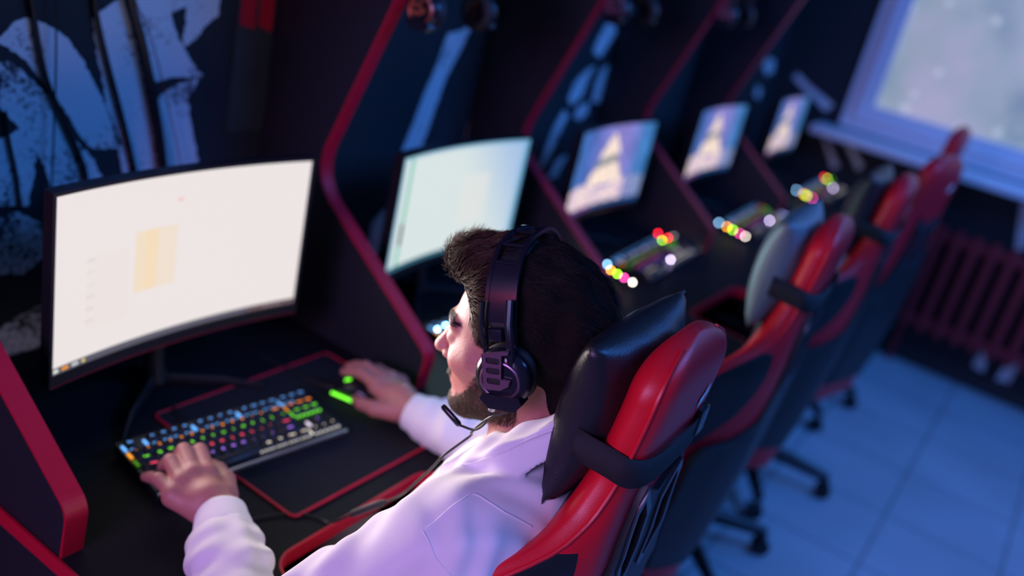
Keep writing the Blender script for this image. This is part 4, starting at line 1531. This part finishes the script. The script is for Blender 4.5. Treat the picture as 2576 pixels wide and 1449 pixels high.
hair_m = mat('dark_brown_hair', (0.011, 0.008, 0.007), 0.8, noise=0.3, nscale=300, spec=0.06)
hair_m2 = mat('brown_hair_strands', (0.012, 0.009, 0.009), 0.5, noise=0.4, nscale=200, spec=0.2)  # shade on the back of the head put into the colour; eyebrows share it
hair_m3 = mat('screen_lit_brown_strands', (0.075, 0.038, 0.022), 0.45, noise=0.5, nscale=160, spec=0.35)  # same hair at the front, screen light put into a lighter brown
V, F = surfnet(hair_sdf, HEAD - 0.16, HEAD + vec(0.16, 0.17, 0.20), 0.0036)
HAIR = np_mesh('hair', V - np.array(person_o), F, hair_m, person)
hV, hF = V, F


def tri_sample(V, F, n, keep):
    a, b_, c = V[F[:, 0]], V[F[:, 1]], V[F[:, 2]]
    nr = np.cross(b_ - a, V[F[:, 3]] - a)
    ar = np.linalg.norm(nr, axis=1)
    nr = nr / (ar[:, None] + 1e-12)
    cen = (a + c) / 2
    k = keep(cen, nr)
    w = ar * k
    idx = rng.choice(len(F), size=n, p=w / w.sum())
    u, v = rng.random(n), rng.random(n)
    A_, B2, C2, D2 = V[F[idx, 0]], V[F[idx, 1]], V[F[idx, 2]], V[F[idx, 3]]
    p = (A_ * ((1 - u) * (1 - v))[:, None] + B2 * (u * (1 - v))[:, None] + C2 * (u * v)[:, None] + D2 * ((1 - u) * v)[:, None])
    return p, nr[idx]


def strands(name, roots, nrm, direc, length, width, m, parent, seg=5, curl=0.0, lift=0.35, bend=0.0):
    n = len(roots)
    length = np.broadcast_to(length, (n,))
    tang = direc - nrm * np.sum(direc * nrm, 1)[:, None]
    tang /= np.linalg.norm(tang, axis=1)[:, None] + 1e-9
    side = np.cross(nrm, tang)
    ph = rng.random(n) * 6.28
    pts = []
    for s in range(seg + 1):
        t = s / seg
        L = length * t
        p = roots + tang * (L * (1 - 0.15 * t))[:, None] + nrm * (lift * length * (t - 0.75 * t * t))[:, None] + side * (curl * length * np.sin(ph + 5 * t) * t)[:, None]
        p = p + np.array([0, 0, -1.0]) * (bend * L * t)[:, None]
        pts.append(p)
    Vs, Fs = [], []
    for s in range(seg + 1):
        w = width * (1 - 0.85 * (s / seg) ** 1.5)
        for k in range(3):
            a = 2 * math.pi * k / 3
            Vs.append(pts[s] + side * (w * math.cos(a)) + nrm * (w * math.sin(a)))
    Vs = np.stack(Vs, 1)        # n, (seg+1)*3, 3
    base = (np.arange(n) * (seg + 1) * 3)[:, None]
    fl = []
    for s in range(seg):
        for k in range(3):
            fl.append([s * 3 + k, s * 3 + (k + 1) % 3, (s + 1) * 3 + (k + 1) % 3, (s + 1) * 3 + k])
    fl = np.array(fl)
    Fq = (base[:, :, None] + fl[None].reshape(1, -1, 4)).reshape(-1, 4)
    return np_mesh(name, Vs.reshape(-1, 3) - np.array(person_o), Fq, m, parent)


p, nr = tri_sample(hV, hF, 19000, lambda c, n: np.where(toh(c)[:, 1] > 0.03, np.where(toh(c)[:, 2] < 0.06, 4.0, 2.0), 1.0))
q = toh(p)
frontness = np.clip((q[:, 1] - 0.0) / 0.08, 0, 1)[:, None]
sideness = np.clip((0.075 - q[:, 2]) / 0.05, 0, 1)[:, None]
dl = (1 - frontness) * vec(0.05, -0.9, -0.15) + frontness * (np.stack([0.35 * np.sin(q[:, 1] * 60 + q[:, 0] * 30), -0.65 + 0 * q[:, 0], 0.62 + 0 * q[:, 0]], 1))
sideness = sideness * (1 - 0.9 * np.clip((q[:, 1:2] - 0.045) / 0.015, 0, 1))
dl = dl * (1 - sideness) + sideness * vec(0, -0.45, -0.9)
dl = dl + rng.normal(0, 0.10, dl.shape) + 0.22 * np.stack([np.sin(170 * q[:, 1] + 60 * q[:, 2]), 0 * q[:, 0], np.sin(150 * q[:, 1] - 40 * q[:, 0])], 1) * frontness
dw = dl @ RH.T
ln = 0.012 + 0.014 * (1 - sideness[:, 0]) + 0.004 * rng.random(len(p))
fr_ = (q[:, 1] + 0.02 * rng.normal(size=len(p)) * 0.5) > 0.036
bk_ = ~fr_
strands('hair_strands', p[bk_] - nr[bk_] * 0.001, nr[bk_], dw[bk_], ln[bk_], 0.00036, hair_m2, HAIR, seg=5, curl=0.05, lift=0.16)
strands('front_hair_strands', p[fr_] - nr[fr_] * 0.0008, nr[fr_], dw[fr_], ln[fr_] * 1.05, 0.00042, hair_m3, HAIR, seg=6, curl=0.06, lift=0.14)

beard_m = mat('brown_beard', (0.055, 0.028, 0.017), 0.5, noise=0.4, nscale=150)


def beard_keep(c, n):
    q = toh(c)
    x, y, z = np.abs(q[:, 0]), q[:, 1], q[:, 2]
    up = np.interp(y, [-0.03, 0.0, 0.02, 0.045, 0.065, 0.08, 0.1], [0.0, 0.0, -0.008, -0.046, -0.072, -0.084, -0.084])
    dn = np.interp(y, [-0.03, 0.02, 0.05, 0.1], [-0.086, -0.105, -0.125, -0.130])
    m = np.clip((up - z) / 0.012, 0, 1) * np.clip((z - dn) / 0.012, 0, 1) * (y > -0.025) * (y < 0.11)
    mou = (np.abs(z + 0.0535) < 0.0065) * (x < 0.027) * (y > 0.075)
    side = (x > 0.045) * (y > -0.012) * (y < 0.022) * (z < 0.03) * (z > -0.09)
    inside = (np.abs(toh(c)) < 0.14).all(1)
    return np.maximum(np.maximum(m, 0.9 * mou), 0.8 * side) * inside + 1e-12


p, nr = tri_sample(HV, HF, 18000, beard_keep)
dl = np.tile(vec(0, 0.30, -0.85), (len(p), 1)) + rng.normal(0, 0.35, (len(p), 3))
strands('beard', p, nr, dl @ RH.T, 0.0055 + 0.004 * rng.random(len(p)), 0.00030, beard_m, BODY, seg=3, curl=0.1, lift=0.8)


def brow_keep(c, n):
    q = toh(c)
    x, z = np.abs(q[:, 0]), q[:, 2]
    zc = np.interp(x, [0.012, 0.035, 0.050], [0.0245, 0.0300, 0.0240])
    return ((np.abs(z - zc) < 0.0036) & (x > 0.012) & (x < 0.050) & (q[:, 1] > 0.05)) + 1e-12


p, nr = tri_sample(HV, HF, 900, brow_keep)
q = toh(p)
dl = np.stack([np.sign(q[:, 0]) * 0.9, -0.4 + 0 * q[:, 0], 0.25 + 0 * q[:, 0]], 1) + rng.normal(0, 0.15, (len(p), 3))
strands('eyebrows', p, nr, dl @ RH.T, 0.007, 0.00030, hair_m2, BODY, seg=3, lift=0.3)
# eyes and lashes
eye_m = mat('eye_white', (0.55, 0.52, 0.5), 0.15)
iris_m = mat('iris_brown', (0.05, 0.03, 0.02), 0.1)
for s_ in (-1, 1):
    bm = bmesh.new(); bmesh.ops.create_uvsphere(bm, u_segments=24, v_segments=16, radius=0.0114)
    c = Vector(fromh((s_ * 0.031, 0.0830, -0.0015))) - person_o
    bk = B(); bk.merge(bm, Matrix.Translation(c)); e = bk.obj('eyeball', eye_m, BODY)
    bm = bmesh.new(); bmesh.ops.create_uvsphere(bm, u_segments=16, v_segments=12, radius=0.0064)
    c = Vector(fromh((s_ * 0.031, 0.0885, -0.002))) - person_o
    bk = B(); bk.merge(bm, Matrix.Translation(c)); bk.obj('iris', iris_m, BODY)

# ---------------- hoodie
TC = vec(0.957, 0.44, 0.93)


def folds(P):
    x, y, z = P[:, 0], P[:, 1], P[:, 2]
    f = 0.0026 * np.sin(58 * z + 22 * x + 6 * np.sin(17 * y + 9 * x)) + 0.0018 * np.sin(90 * (y + 0.6 * z) + 5 * np.sin(30 * x))
    return f


def sleeve(P, s, e, w, r0, r1, r2, seed):
    d1 = cap(P, s, e, r0, r1)
    ab = w - e
    L = np.linalg.norm(ab)
    t = np.clip(((P - e) @ ab) / (ab @ ab), -0.2, 1.1)
    d2 = cap(P, e, w, r1, r2)
    # rings of bunched cloth along the forearm
    q = P - e - t[:, None] * ab
    ang = np.arctan2(q[:, 2], q[:, 0])
    bun = 0.0030 * np.sin(t * 15 + seed + 1.6 * np.sin(ang * 1.0 + seed)) * np.clip((t - 0.05) * 2.0, 0, 1) * np.clip((1.02 - t) * 5, 0, 1)
    bun += 0.0012 * np.sin(t * 37 + 3 * ang + seed)
    return smin(d1, d2 + bun, 0.03)


def hoodie_sdf(P):
    d = ell(P, (0.957, 0.435, 0.91), (0.188, 0.112, 0.132))
    d = smin(d, ell(P, (0.957, 0.465, 0.80), (0.185, 0.150, 0.190)), 0.07)
    d = smin(d, ell(P, (0.960, 0.495, 0.665), (0.178, 0.170, 0.120)), 0.06)
    d = smin(d, ell(P, (0.938, 0.540, 0.735), (0.120, 0.142, 0.125)), 0.035)
    d = smin(d, cap(P, (0.865, 0.395, 1.031), (1.05, 0.395, 1.031), 0.051, 0.051), 0.040)
    d = smin(d, cap(P, (0.80, 0.425, 0.982), (1.115, 0.425, 0.982), 0.073, 0.073), 0.05)
    d = smin(d, sleeve(P, SHL, ELL_, WRL + (ELL_ - WRL) * 0.05, 0.078, 0.066, 0.0470, 0.6), 0.05)
    d = smin(d, sleeve(P, SHR, ELR, WRR + (ELR - WRR) * 0.10, 0.078, 0.062, 0.0470, 2.2), 0.05)
    # folded collar / hood around the neck
    c = vec(0.957, 0.450, 1.080)
    q = P - c
    zz = (q[:, 2] + 1.05 * q[:, 1]) * 0.70
    rr = np.sqrt((q[:, 0] / 1.12) ** 2 + (q[:, 1] * 1.06) ** 2)
    def cap2(ax, az, bx, bz, r):
        px_, pz_ = rr - ax, zz - az
        ux, uz = bx - ax, bz - az
        t_ = np.clip((px_ * ux + pz_ * uz) / (ux * ux + uz * uz), 0, 1)
        return np.sqrt((px_ - t_ * ux) ** 2 + (pz_ - t_ * uz) ** 2) - r
    wob = 0.0022 * np.sin(np.arctan2(q[:, 0], q[:, 1]) * 3 + 1.0)
    ring = np.minimum(cap2(0.116, -0.034, 0.101, -0.002, 0.0065), cap2(0.101, -0.002, 0.066, 0.005, 0.0095)) + wob
    d = smin(d, ring, 0.004)
    # crease under the collar
    d = d + folds(P)
    # cut: neck opening and sleeve ends, hem
    d = smax(d, -np.maximum(rr - 0.055, -0.040 - zz), 0.004)
    d = smax(d, -cap(P, WRL + (WRL - ELL_) * 1.0, WRL - (WRL - ELL_) * 0.02, 0.032, 0.032), 0.004)
    nl = (WRL - ELL_) / np.linalg.norm(WRL - ELL_)
    far = np.abs(P[:, 0] - WRL[0]) < 0.09
    d = np.where((P[:, 1] > 0.70) & (P[:, 0] < 0.9), np.maximum(d, (P - WRL) @ nl - -0.048), d)
    nr_ = (WRR - ELR) / np.linalg.norm(WRR - ELR)
    d = np.where((P[:, 1] > 0.70) & (P[:, 0] > 1.12), np.maximum(d, (P - WRR) @ nr_ - -0.048), d)
    return d * 0.9


cloth = mat('white_cotton_fleece', (0.80, 0.78, 0.80), 0.9, noise=0.02, nscale=40, bump=0.18, bscale=1500, sheen=0.25)
V, F = surfnet(hoodie_sdf, (0.47, 0.25, 0.52), (1.42, 0.90, 1.19), 0.0032)
HOOD = np_mesh('hoodie', V - np.array(person_o), F, cloth, person)
hoV, hoF = V, F

def cuff(name, a, b_, r0, r1, ell_=1.0, up=Vector((0, 0, 1))):
    a, b_ = Vector(a), Vector(b_)
    t = (b_ - a).normalized()
    s = t.cross(up).normalized(); u_ = s.cross(t)
    v, f = [], []
    n, m_ = 120, 12
    prof_ = [(0.0, r0 * 0.97), (0.06, r0 * 1.03), (0.2, r0 * 1.05), (0.45, r0 * 1.02), (0.75, r1 * 1.02), (0.93, r1), (1.0, r1 * 0.985), (1.005, r1 * 0.93), (0.9, r1 * 0.90), (0.4, r1 * 0.88)]
    for tt, r in prof_:
        c = a.lerp(b_, tt)
        for k in range(n):
            an = 2 * math.pi * k / n
            rb = r + (0.0007 * math.sin(60 * an) if 0.05 < tt < 0.99 else 0)
            v.append(c + s * rb * math.cos(an) * 1.0 + u_ * rb * math.sin(an) * ell_ - person_o)
    for j in range(len(prof_) - 1):
        for k in range(n):
            f.append((j * n + k, j * n + (k + 1) % n, (j + 1) * n + (k + 1) % n, (j + 1) * n + k))
    return mesh(name, v, f, cloth, HOOD)


dl_ = (WRL - ELL_) / np.linalg.norm(WRL - ELL_)
dr_ = (WRR - ELR) / np.linalg.norm(WRR - ELR)
cuff('cuff', WRL - dl_ * 0.052, WRL + dl_ * 0.004, 0.0405, 0.0375, 0.94)
cuff('cuff', WRR - dr_ * 0.054, WRR + dr_ * 0.002, 0.0445, 0.0375, 0.94)


def project(fn, p, it=12):
    p = np.array([p], float)
    for _ in range(it):
        d = fn(p)[0]
        e = 1e-4
        g = np.array([fn(p + np.eye(3)[i] * e)[0] - d for i in range(3)]) / e
        g /= np.linalg.norm(g) + 1e-9
        p = p - g * d * 0.9
    return p[0], g


def cloth_line(name, pts, r, m=None, dup_off=None):
    P = [project(hoodie_sdf, tuple(q))[0] for q in bez(pts, 50)]
    bk = B(); bk.tube([Vector(q) - person_o for q in P], r, 6)
    return bk.obj(name, m or cloth, HOOD)

# stitched rim of the collar
bk = B()
rim_ = []
for k in range(60):
    a_ = 2 * math.pi * k / 60
    X_, Y_ = 0.957 + 0.1085 * 1.12 * math.cos(a_), 0.450 + 0.1085 / 1.06 * math.sin(a_)
    P_ = project(hoodie_sdf, (X_, Y_, 1.080 + (-0.002 / 0.70) - 1.05 * (Y_ - 0.450)))[0]
    rim_.append(Vector(P_) - person_o)
bk.tube(rim_, 0.0011, 6, closed=True)
bk.obj('collar_stitching', cloth, HOOD)

# ---------------- trousers
def trousers_sdf(P):
    d = ell(P, (0.96, 0.43, 0.565), (0.185, 0.155, 0.11))
    for h_, k_, a_ in ((HIPL, KNL, ANL), (HIPR, KNR, ANR)):
        d = smin(d, cap(P, h_, k_, 0.094, 0.068), 0.03)
        d = smin(d, cap(P, k_, a_ + vec(0, 0, 0.02), 0.068, 0.052), 0.02)
    d = d + 0.003 * np.sin(60 * P[:, 1] + 20 * P[:, 0] + 15 * P[:, 2])
    return smax(d, 0.10 - P[:, 2], 0.003) * 0.9


V, F = surfnet(trousers_sdf, (0.66, 0.24, 0.06), (1.26, 0.94, 0.72), 0.006)
np_mesh('trousers', V - np.array(person_o), F, mat('pale_cotton_trousers', (0.62, 0.58, 0.60), 0.9, bump=0.1, bscale=900), person)
for a_ in (ANL, ANR):
    def shoe_sdf(P, a_=a_):
        d = cap(P, a_ + vec(0, -0.02, -0.055), a_ + vec(0, 0.15, -0.06), 0.040, 0.032)
        d = smin(d, cap(P, a_ + vec(0, 0, 0.0), a_ + vec(0, 0.02, -0.05), 0.044, 0.042), 0.02)
        return np.maximum(d, 0.004 - P[:, 2])
    V, F = surfnet(shoe_sdf, a_ + vec(-0.07, -0.1, -0.1), a_ + vec(0.07, 0.22, 0.07), 0.006)
    np_mesh('shoe', V - np.array(person_o), F, M['rubber'], person)


# ------------------------------------------------------------------ headset
HM = Matrix.Translation(Vector(HEAD)) @ Matrix(RH.tolist()).to_4x4() @ Matrix.Scale(HS, 4) @ Matrix.Translation((0, -0.016, 0.0)) @ Matrix.Rotation(math.radians(-6), 4, 'X')
plate_m = mat('brushed_rose_metal_plate', (0.26, 0.13, 0.20), 0.36, metal=0.7)
frame_m = mat('headset_gloss_black', (0.012, 0.012, 0.02), 0.22)


def headset(label, mtx, grp, orange=False, worn=False):
    t = bpy.data.objects.new('headset', None)
    C.objects.link(t)
    t.matrix_world = mtx
    t.empty_display_size = 0.05
    tag(t, label, 'headset', grp)
    pl = M['bronze'] if orange else plate_m
    # headband: two rails with truss bars, following an arch in the x-z plane
    def arch(a, w=0.0935, top=0.151, zoff=0.0):
        # a 0..pi from left cup to right cup
        x = -w * math.copysign(abs(math.cos(a)) ** 0.72, math.cos(a))
        z = zoff + (top - zoff) * math.sin(a) ** 0.74
        return x, z
    N = 72
    def rail_y(a, s):
        wdt = 0.0195 - 0.003 * math.sin(a)
        return 0.004 + s * wdt
    hb = bpy.data.objects.new('headband', bpy.data.meshes.new('headband'))
    bpy.data.objects.remove(hb)
    bk = B()
    def strip(y_of, half, th, lo=0.06, hi=math.pi - 0.06, N=72, out=0.0):
        v, f = [], []
        for k in range(N + 1):
            a = lo + (hi - lo) * k / N
            x, z = arch(a)
            x1, z1 = arch(a + 1e-3); x0, z0 = arch(a - 1e-3)
            tx, tz = x1 - x0, z1 - z0
            L = math.hypot(tx, tz); nx, nz = -tz / L, tx / L
            yc_ = y_of(a)
            for (dy, dn) in ((-half, -th), (half, -th), (half, th), (-half, th)):
                v.append((x + nx * (dn + out), yc_ + dy, z + nz * (dn + out)))
        for k in range(N):
            for q in range(4):
                f.append((k * 4 + q, k * 4 + (q + 1) % 4, (k + 1) * 4 + (q + 1) % 4, (k + 1) * 4 + q))
        f.append((0, 1, 2, 3)); f.append((N * 4 + 3, N * 4 + 2, N * 4 + 1, N * 4))
        bk.add(v, f)
    strip(lambda a: rail_y(a, 1), 0.0026, 0.0024)
    strip(lambda a: rail_y(a, -1), 0.0026, 0.0024)
    def bar(a0, a1, s0=-1, s1=1, r=0.0024):
        pts = []
        for k in range(5):
            a = a0 + (a1 - a0) * k / 4
            x, z = arch(a)
            y = rail_y(a0, s0) + (rail_y(a1, s1) - rail_y(a0, s0)) * k / 4
            pts.append((x, y, z))
        bk.tube(pts, r, 6)
    for a in (0.95, 1.25, 1.57, 1.89, 2.19):
        bar(a, a)
    strip(lambda a: rail_y(a, 0), 0.017, 0.0012, 0.30, 0.92, 14)
    strip(lambda a: rail_y(a, 0), 0.017, 0.0012, math.pi - 0.92, math.pi - 0.30, 14)
    for a0, a1 in ((1.25, 1.41), (1.57, 1.73)):
        bar(a0, a1, 1, 0, 0.0018)
    hb = bk.obj('headband', frame_m, t, ang=30)
    bk = B()
    v, f = [], []
    n = 60
    for k in range(n + 1):
        a = 0.28 + (math.pi - 0.56) * k / n
        x, z = arch(a, 0.0885, 0.141)
        for s in (-1, 1):
            v.append((x, 0.004 + s * 0.0165, z)); v.append((x * 0.97, 0.004 + s * 0.0165, z - 0.003))
    for k in range(n):
        a, b_ = k * 4, (k + 1) * 4
        for q0, q1 in ((0, 2), (2, 3), (3, 1), (1, 0)):
            f.append((a + q0, a + q1, b_ + q1, b_ + q0))
    bk.add(v, f); bk.obj('inner_band', M['rubber'], t)
    for sgn in (-1, 1):
        cz, cy, cx = -0.004, -0.004, sgn * 0.092
        def ovl(r, k=1.12, n=48):
            return [(cy + r * math.cos(2 * math.pi * i / n), cz + r * k * math.sin(2 * math.pi * i / n)) for i in range(n)]
        # cushion
        bk = B(); bk.tube([(cx - sgn * 0.004, y, z) for y, z in ovl(0.027, 1.04)], 0.0115, 14, closed=True)
        cu = bk.obj('ear_cushion', M['rubber'], t)
        # cup shell: stacked ovals
        v, f = [], []
        lay = [(0.004, 0.0355), (0.011, 0.0370), (0.017, 0.0355), (0.022, 0.0305), (0.024, 0.0235), (0.0245, 0.0)]
        n = 48
        for dx, r in lay:
            for (y, z) in ovl(max(r, 0.0005), 1.02):
                v.append((cx + sgn * dx, y, z))
        for j in range(len(lay) - 1):
            for k in range(n):
                f.append((j * n + k, j * n + (k + 1) % n, (j + 1) * n + (k + 1) % n, (j + 1) * n + k))
        bk = B(); bk.add(v, f); cup = bk.obj('ear_cup', frame_m, t, ang=50)
        # ring arcs
        bk = B(); bk.tube([(cx + sgn * 0.0225, y, z) for y, z in ovl(0.0250, 0.95)], 0.0022, 8, closed=True, flat=1.3); bk.obj('ring', pl, cup)
        # bottom housing
        xo = cx + sgn * 0.024
        lo_, hi_ = sorted((cx + sgn * 0.008, cx + sgn * 0.029))
        bk = B(); bk.prism([(y * 1.0, cz + (z - cz) * 0.84) for y, z in [(cy - 0.020, cz - 0.0430), (cy + 0.014, cz - 0.0430), (cy + 0.026, cz - 0.0292), (cy + 0.022, cz - 0.0206), (cy - 0.026, cz - 0.0206), (cy - 0.030, cz - 0.0310)]], lo_, hi_, 'x'); bk.obj('lower_housing', frame_m, cup, smooth=False)
        # slotted bracket plate
        lo_, hi_ = sorted((cx + sgn * 0.0265, cx + sgn * 0.0305))
        outl = [(cy + 0.024, cz + 0.0396), (cy - 0.014, cz + 0.0499), (cy - 0.020, cz + 0.0499), (cy - 0.018, cz + 0.0439), (cy - 0.008, cz + 0.0413), (cy - 0.006, cz - 0.0034), (cy - 0.020, cz - 0.0052), (cy - 0.017, cz - 0.0155), (cy - 0.004, cz - 0.0249), (cy + 0.016, cz - 0.0267), (cy + 0.023, cz - 0.0224)]
        def sl(zc_, s=1):
            return [(cy + 0.017, cz + zc_ + 0.0045 * s), (cy + 0.013, cz + zc_ + 0.0064 * s), (cy - 0.001, cz + zc_ + 0.0064 * s), (cy - 0.0045, cz + zc_ + 0.005 * s), (cy - 0.0045, cz + zc_ - 0.004 * s), (cy - 0.001, cz + zc_ - 0.0056 * s), (cy + 0.013, cz + zc_ - 0.0056 * s), (cy + 0.017, cz + zc_ - 0.0035 * s)]
        def mp(pl_):
            return [(cy + (y - cy) * 0.82, cz + 0.0425 - (0.050 - (z - cz)) * 0.69) for y, z in pl_]
        bk = B(); bk.prism(mp(outl), lo_, hi_, 'x', holes=[mp(sl(0.0292)), mp(sl(0.0103)), mp(sl(-0.009))]); bk.obj('slotted_plate', pl, cup, smooth=False)
        for zc_ in (0.0292, 0.0103, -0.009):
            lo2, hi2 = sorted((cx + sgn * 0.022, cx + sgn * 0.0285))
            bk = B(); bk.prism(mp(sl(zc_, 0.94)), lo2, hi2, 'x'); bk.obj('slot_grille', M['rubber'], cup, smooth=False)
        # yoke arms joining cup and headband
        bk = B()
        bk.tube([(sgn * 0.104, cy + 0.024, cz + 0.040), (sgn * 0.101, 0.0245, 0.062), (sgn * 0.0965, 0.0235, 0.088)], 0.0034, 8)
        bk.tube([(sgn * 0.112, cy - 0.014, cz + 0.0), (sgn * 0.112, cy - 0.014, cz + 0.050), (sgn * 0.107, -0.014, 0.066), (sgn * 0.0965, -0.0125, 0.094)], 0.0052, 8, flat=0.8)
        bk.box((min(sgn * 0.097, sgn * 0.106), -0.004, cz + 0.046), (max(sgn * 0.097, sgn * 0.106), 0.014, cz + 0.062), 0.002)
        bk.obj('yoke', frame_m, t)
    if worn:
        W = HM.inverted()
        def L(p): return W @ Vector(p)
        # microphone boom and cable start under the left cup
        c0 = Vector((-0.106, 0.008, -0.038)); c1 = Vector((-0.106, -0.008, -0.040))
        bk = B(); bk.tube([c0 + Vector((0, 0, 0.004)), c0 + Vector((0.0, 0.006, -0.012))], 0.0045, 10); bk.obj('boom_plug', M['alu'], t)
        e0 = c0 + Vector((0, 0.006, -0.012))
        mic_end = Vector((-0.094, 0.066, -0.086)); 
        bk = B(); bk.tube(bez([e0, e0 + Vector((0.0, 0.005, -0.014)), Vector((-0.101, 0.040, -0.084)), mic_end], 40), 0.0016, 8)
        bm_ = bk.obj('microphone_boom', M['rubber'], t)
        bk = B(); dm = (Vector((-0.090, 0.092, -0.064)) - mic_end)
        bk.tube([mic_end, mic_end + dm * 0.08, mic_end + dm * 0.92, mic_end + dm], [0.003, 0.0044, 0.0044, 0.003], 12, flat=0.8); bk.obj('microphone', M['gloss_black'], bm_)
        bk = B(); bk.tube([c1 + Vector((0, 0, 0.006)), c1 + Vector((0, 0, -0.008))], 0.0042, 10); bk.obj('cable_socket', M['rubber'], t)
    else:
        c1 = None
    return t, c1


hs, c1 = headset('black headset with slotted metal plate worn by the man in the white hoodie', HM, 'gaming headsets', worn=True)
W = HM.inverted()
s0 = HM @ (c1 + Vector((0, 0, -0.008)))
KN = [(0.858, 0.468, 1.118), (0.880, 0.498, 1.074), (0.896, 0.508, 1.056), (0.872, 0.514, 1.044), (0.857, 0.519, 1.034), (0.862, 0.536, 1.002), (0.870, 0.560, 0.962), (0.880, 0.580, 0.930), (0.912, 0.612, 0.888), (0.920, 0.632, 0.864), (0.910, 0.652, 0.842), (0.899, 0.678, 0.822), (0.905, 0.705, 0.79), (0.925, 0.738, 0.756), (0.915, 0.775, 0.7535), (0.876, 0.808, 0.7535), (0.83, 0.822, 0.7535), (0.79, 0.80, 0.7535), (0.75, 0.765, 0.7535)]
pts = [s0] + [Vector(p) for p in KN]
bk = B(); bk.tube([W @ p for p in bez(pts, 150)], 0.0017, 8); bk.obj('headset_cable', M['cable'], hs)
RA, RB = Vector((0.919, 0.635, 0.862)), Vector((0.898, 0.680, 0.820))
bk = B(); bk.tube([W @ RA, W @ RA.lerp(RB, .12), W @ RA.lerp(RB, .88), W @ RB], [0.003, 0.0058, 0.0058, 0.003], 14, flat=0.75); bk.obj('inline_remote', M['rubber'], hs)

# second headset hanging on the far face of the first divider, another beyond it
def hang(loc, label, orange):
    m = Matrix.Translation(loc) @ Matrix.Rotation(math.radians(4), 4, 'Z') @ Matrix.Scale(1.0, 4)
    h_, _ = headset(label, m, 'gaming headsets', orange=orange)
    return h_


hang((1.515, 1.12, 1.475), 'black headset with orange ring hanging beside the first divider, above the pale blue screen', True)
hang((2.285, 1.12, 1.50), 'black headset hanging beside the second divider, above the first sail picture screen', False)
hang((3.05, 1.12, 1.505), 'black headset hanging beside the third divider, above the fourth screen', False)
for x, z in ((1.385, 1.645), (2.15, 1.67), (2.917, 1.675)):
    t = thing('headset_hook', 'small black hook high on the divider %s, holding a headset' % ('beside the white screen' if x < 2 else 'just past the pale blue screen' if x < 2.5 else 'just past the first sail picture'), 'hook', (x, 1.12, z - 0.02), 0, 'headset hooks on the dividers')
    bk = B(); bk.tube([(0.017, 0, 0), (0.17, 0, -0.002), (0.175, 0, 0.012)], 0.006, 8); bk.obj('rod', M['black_plastic'], t)
    bk = B(); bk.box((0.0155, -0.02, -0.02), (0.020, 0.02, 0.02), 0.001); bk.obj('mounting_plate', M['black_plastic'], t)

# hoodie seams
cloth_line('seam', [(.782,.412,1.072),(.785,.396,1.07),(.79,.379,1.066),(.802,.365,1.057),(.816,.353,1.046)], 0.0012)
cloth_line('seam', [(.783,.41,1.072),(.777,.421,1.072),(.761,.424,1.069),(.743,.43,1.057),(.721,.437,1.04)], 0.0012)
cloth_line('seam', [(.718,.438,1.038),(.711,.423,1.036),(.706,.406,1.025),(.706,.386,1.016)], 0.0011)
